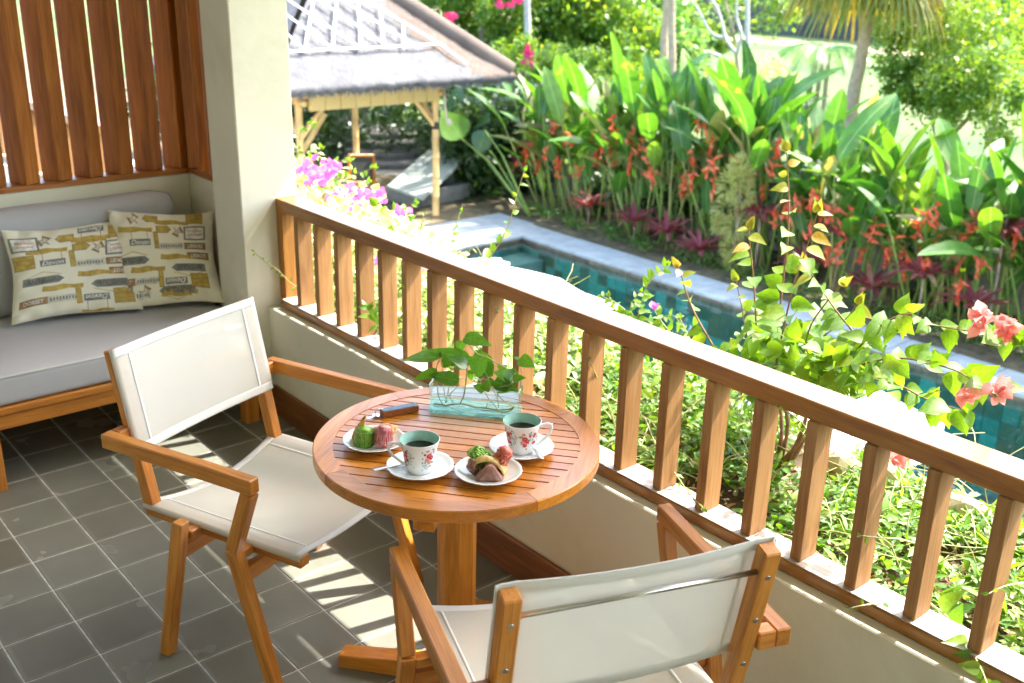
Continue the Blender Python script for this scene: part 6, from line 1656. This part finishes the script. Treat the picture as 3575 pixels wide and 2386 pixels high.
M['palm_bark'] = simple('palm_bark', (.42, .32, .21), .85, 0, .25, 10, .3)
tp_ = at(2003, -70, 1, 15.0) - p0
q = [Vector((0, 0, 0)), at(1955, 240, 1, 15) - p0, at(1972, 150, 1, 15) - p0, at(1990, 40, 1, 15) - p0, tp_]
sq = spline(q, 30); nq = len(sq); tube('trunk', sq, [(.115 - .03 * i / nq) * (1.07 if i % 3 == 0 else 1) for i in range(nq)], M['palm_bark'], pm, 14)
fr_ = random.Random(9)
for k in range(30):
    a = k * 2.4; e = -.35 + 1.2 * (k / 30); fan(pm, tp_ + Vector((0, 0, .05 + .012 * k)), (math.cos(a), math.sin(a), e), fr_.uniform(1.15, 1.5), M['frond'], fr_)
# other palm trunks, crowns above the picture
def palm(label, pts, y, r, n=9, H=6.5, bark='bark'):
    P = [at(u, v, 1, y) for u, v in pts]; b = Vector((P[0].x, P[0].y, GZ)); o = empty('palm', b, label=label, cat='palm')
    d = (P[-1] - P[0]).normalized(); top = P[-1] + d * 3.2; sq = spline([Vector((0, 0, 0))] + [p - b for p in P] + [top - b], 12)
    tube('trunk', sq, [(r - r * .25 * i / len(sq)) * (1.05 if i % 3 == 0 else 1) for i in range(len(sq))], M[bark], o, 12)
    for k in range(n): a = k * 2.4; feather(o, top - b, (math.cos(a), math.sin(a), .7), 2.6, 26, M['tree_leaf_blue'], 1.2, .07)
M['grey_bark'] = simple('grey_palm_bark', (.40, .38, .35), .8, 0, .2, 8, .2)
palm('smooth grey palm trunk behind the left heliconias', [(1213, 175), (1211, 90), (1209, 5)], 16.5, .095, bark='grey_bark')
palm('leaning brown palm trunk, left of the close pair', [(1522, 150), (1524, 80), (1530, 5)], 17.5, .10, 7, bark='palm_bark')
palm('straight brown palm trunk, right of the close pair', [(1541, 165), (1541, 80), (1541, 5)], 16.8, .09, 7, bark='palm_bark')
palm('slim grey trunk on the lawn left of the fan palm', [(1714, 140), (1714, 70), (1714, 0)], 30, .10, 5, bark='grey_bark')
# bare pale limbs on the lawn tree
lt = empty('bare_tree', bs_(1690, 120, 27), label='crooked pale bare branched tree on the lawn', cat='tree'); l0 = Vector(lt.location)
for pts in ([(1690, 125), (1665, 90), (1655, 50), (1640, 10), (1600, -30)], [(1690, 125), (1700, 80), (1690, 40), (1690, -20)], [(1665, 90), (1630, 75), (1600, 20), (1570, -20)], [(1650, 130), (1610, 110), (1590, 60)]):
    trunk_mesh([at(u, v, 1, 27) - l0 for u, v in pts], (.07, .03), M['grey_bark'], lt, 'limb', 8)
# far background: dark wood and a dark fence at the end of the lawn
bx = [((hr.uniform(-100, 40), hr.uniform(62, 80), GZ + hr.uniform(0, 9)), (4, 3, 3), 420) for _ in range(150)]
cloud('far_wood', bx, 0, (.5, 1.1), M['tree_leaf_blue'], .6)
M['far_fence'] = simple('dark_fence', (.06, .065, .06), .9, 0, .3, .3)
ff = empty('far_fence', (-35, 56, GZ), label='dark boundary fence at the far end of the lawn', cat='fence')
for k in range(44): pbox('fence_panel', ff, (-95 + k * 3, 56, GZ), (-95 + k * 3 + 2.98, 56.2, GZ + 2.6 + .12 * math.sin(k)), M['far_fence'])
M['path_tan'] = simple('tan_path', (.42, .30, .18), .95, 0, .15, .5)
tag(link('path', mesh('path', [(-120, 50.5, GZ + .006), (60, 48, GZ + .006), (60, 50.5, GZ + .006), (-120, 53.5, GZ + .006)], [(0, 1, 2, 3)]), None, M['path_tan']), kind='structure')
bx = [((hr.uniform(-60, 10), hr.uniform(24, 40), GZ + hr.uniform(7, 10)), (3, 3, 1.6), 700) for _ in range(26)]
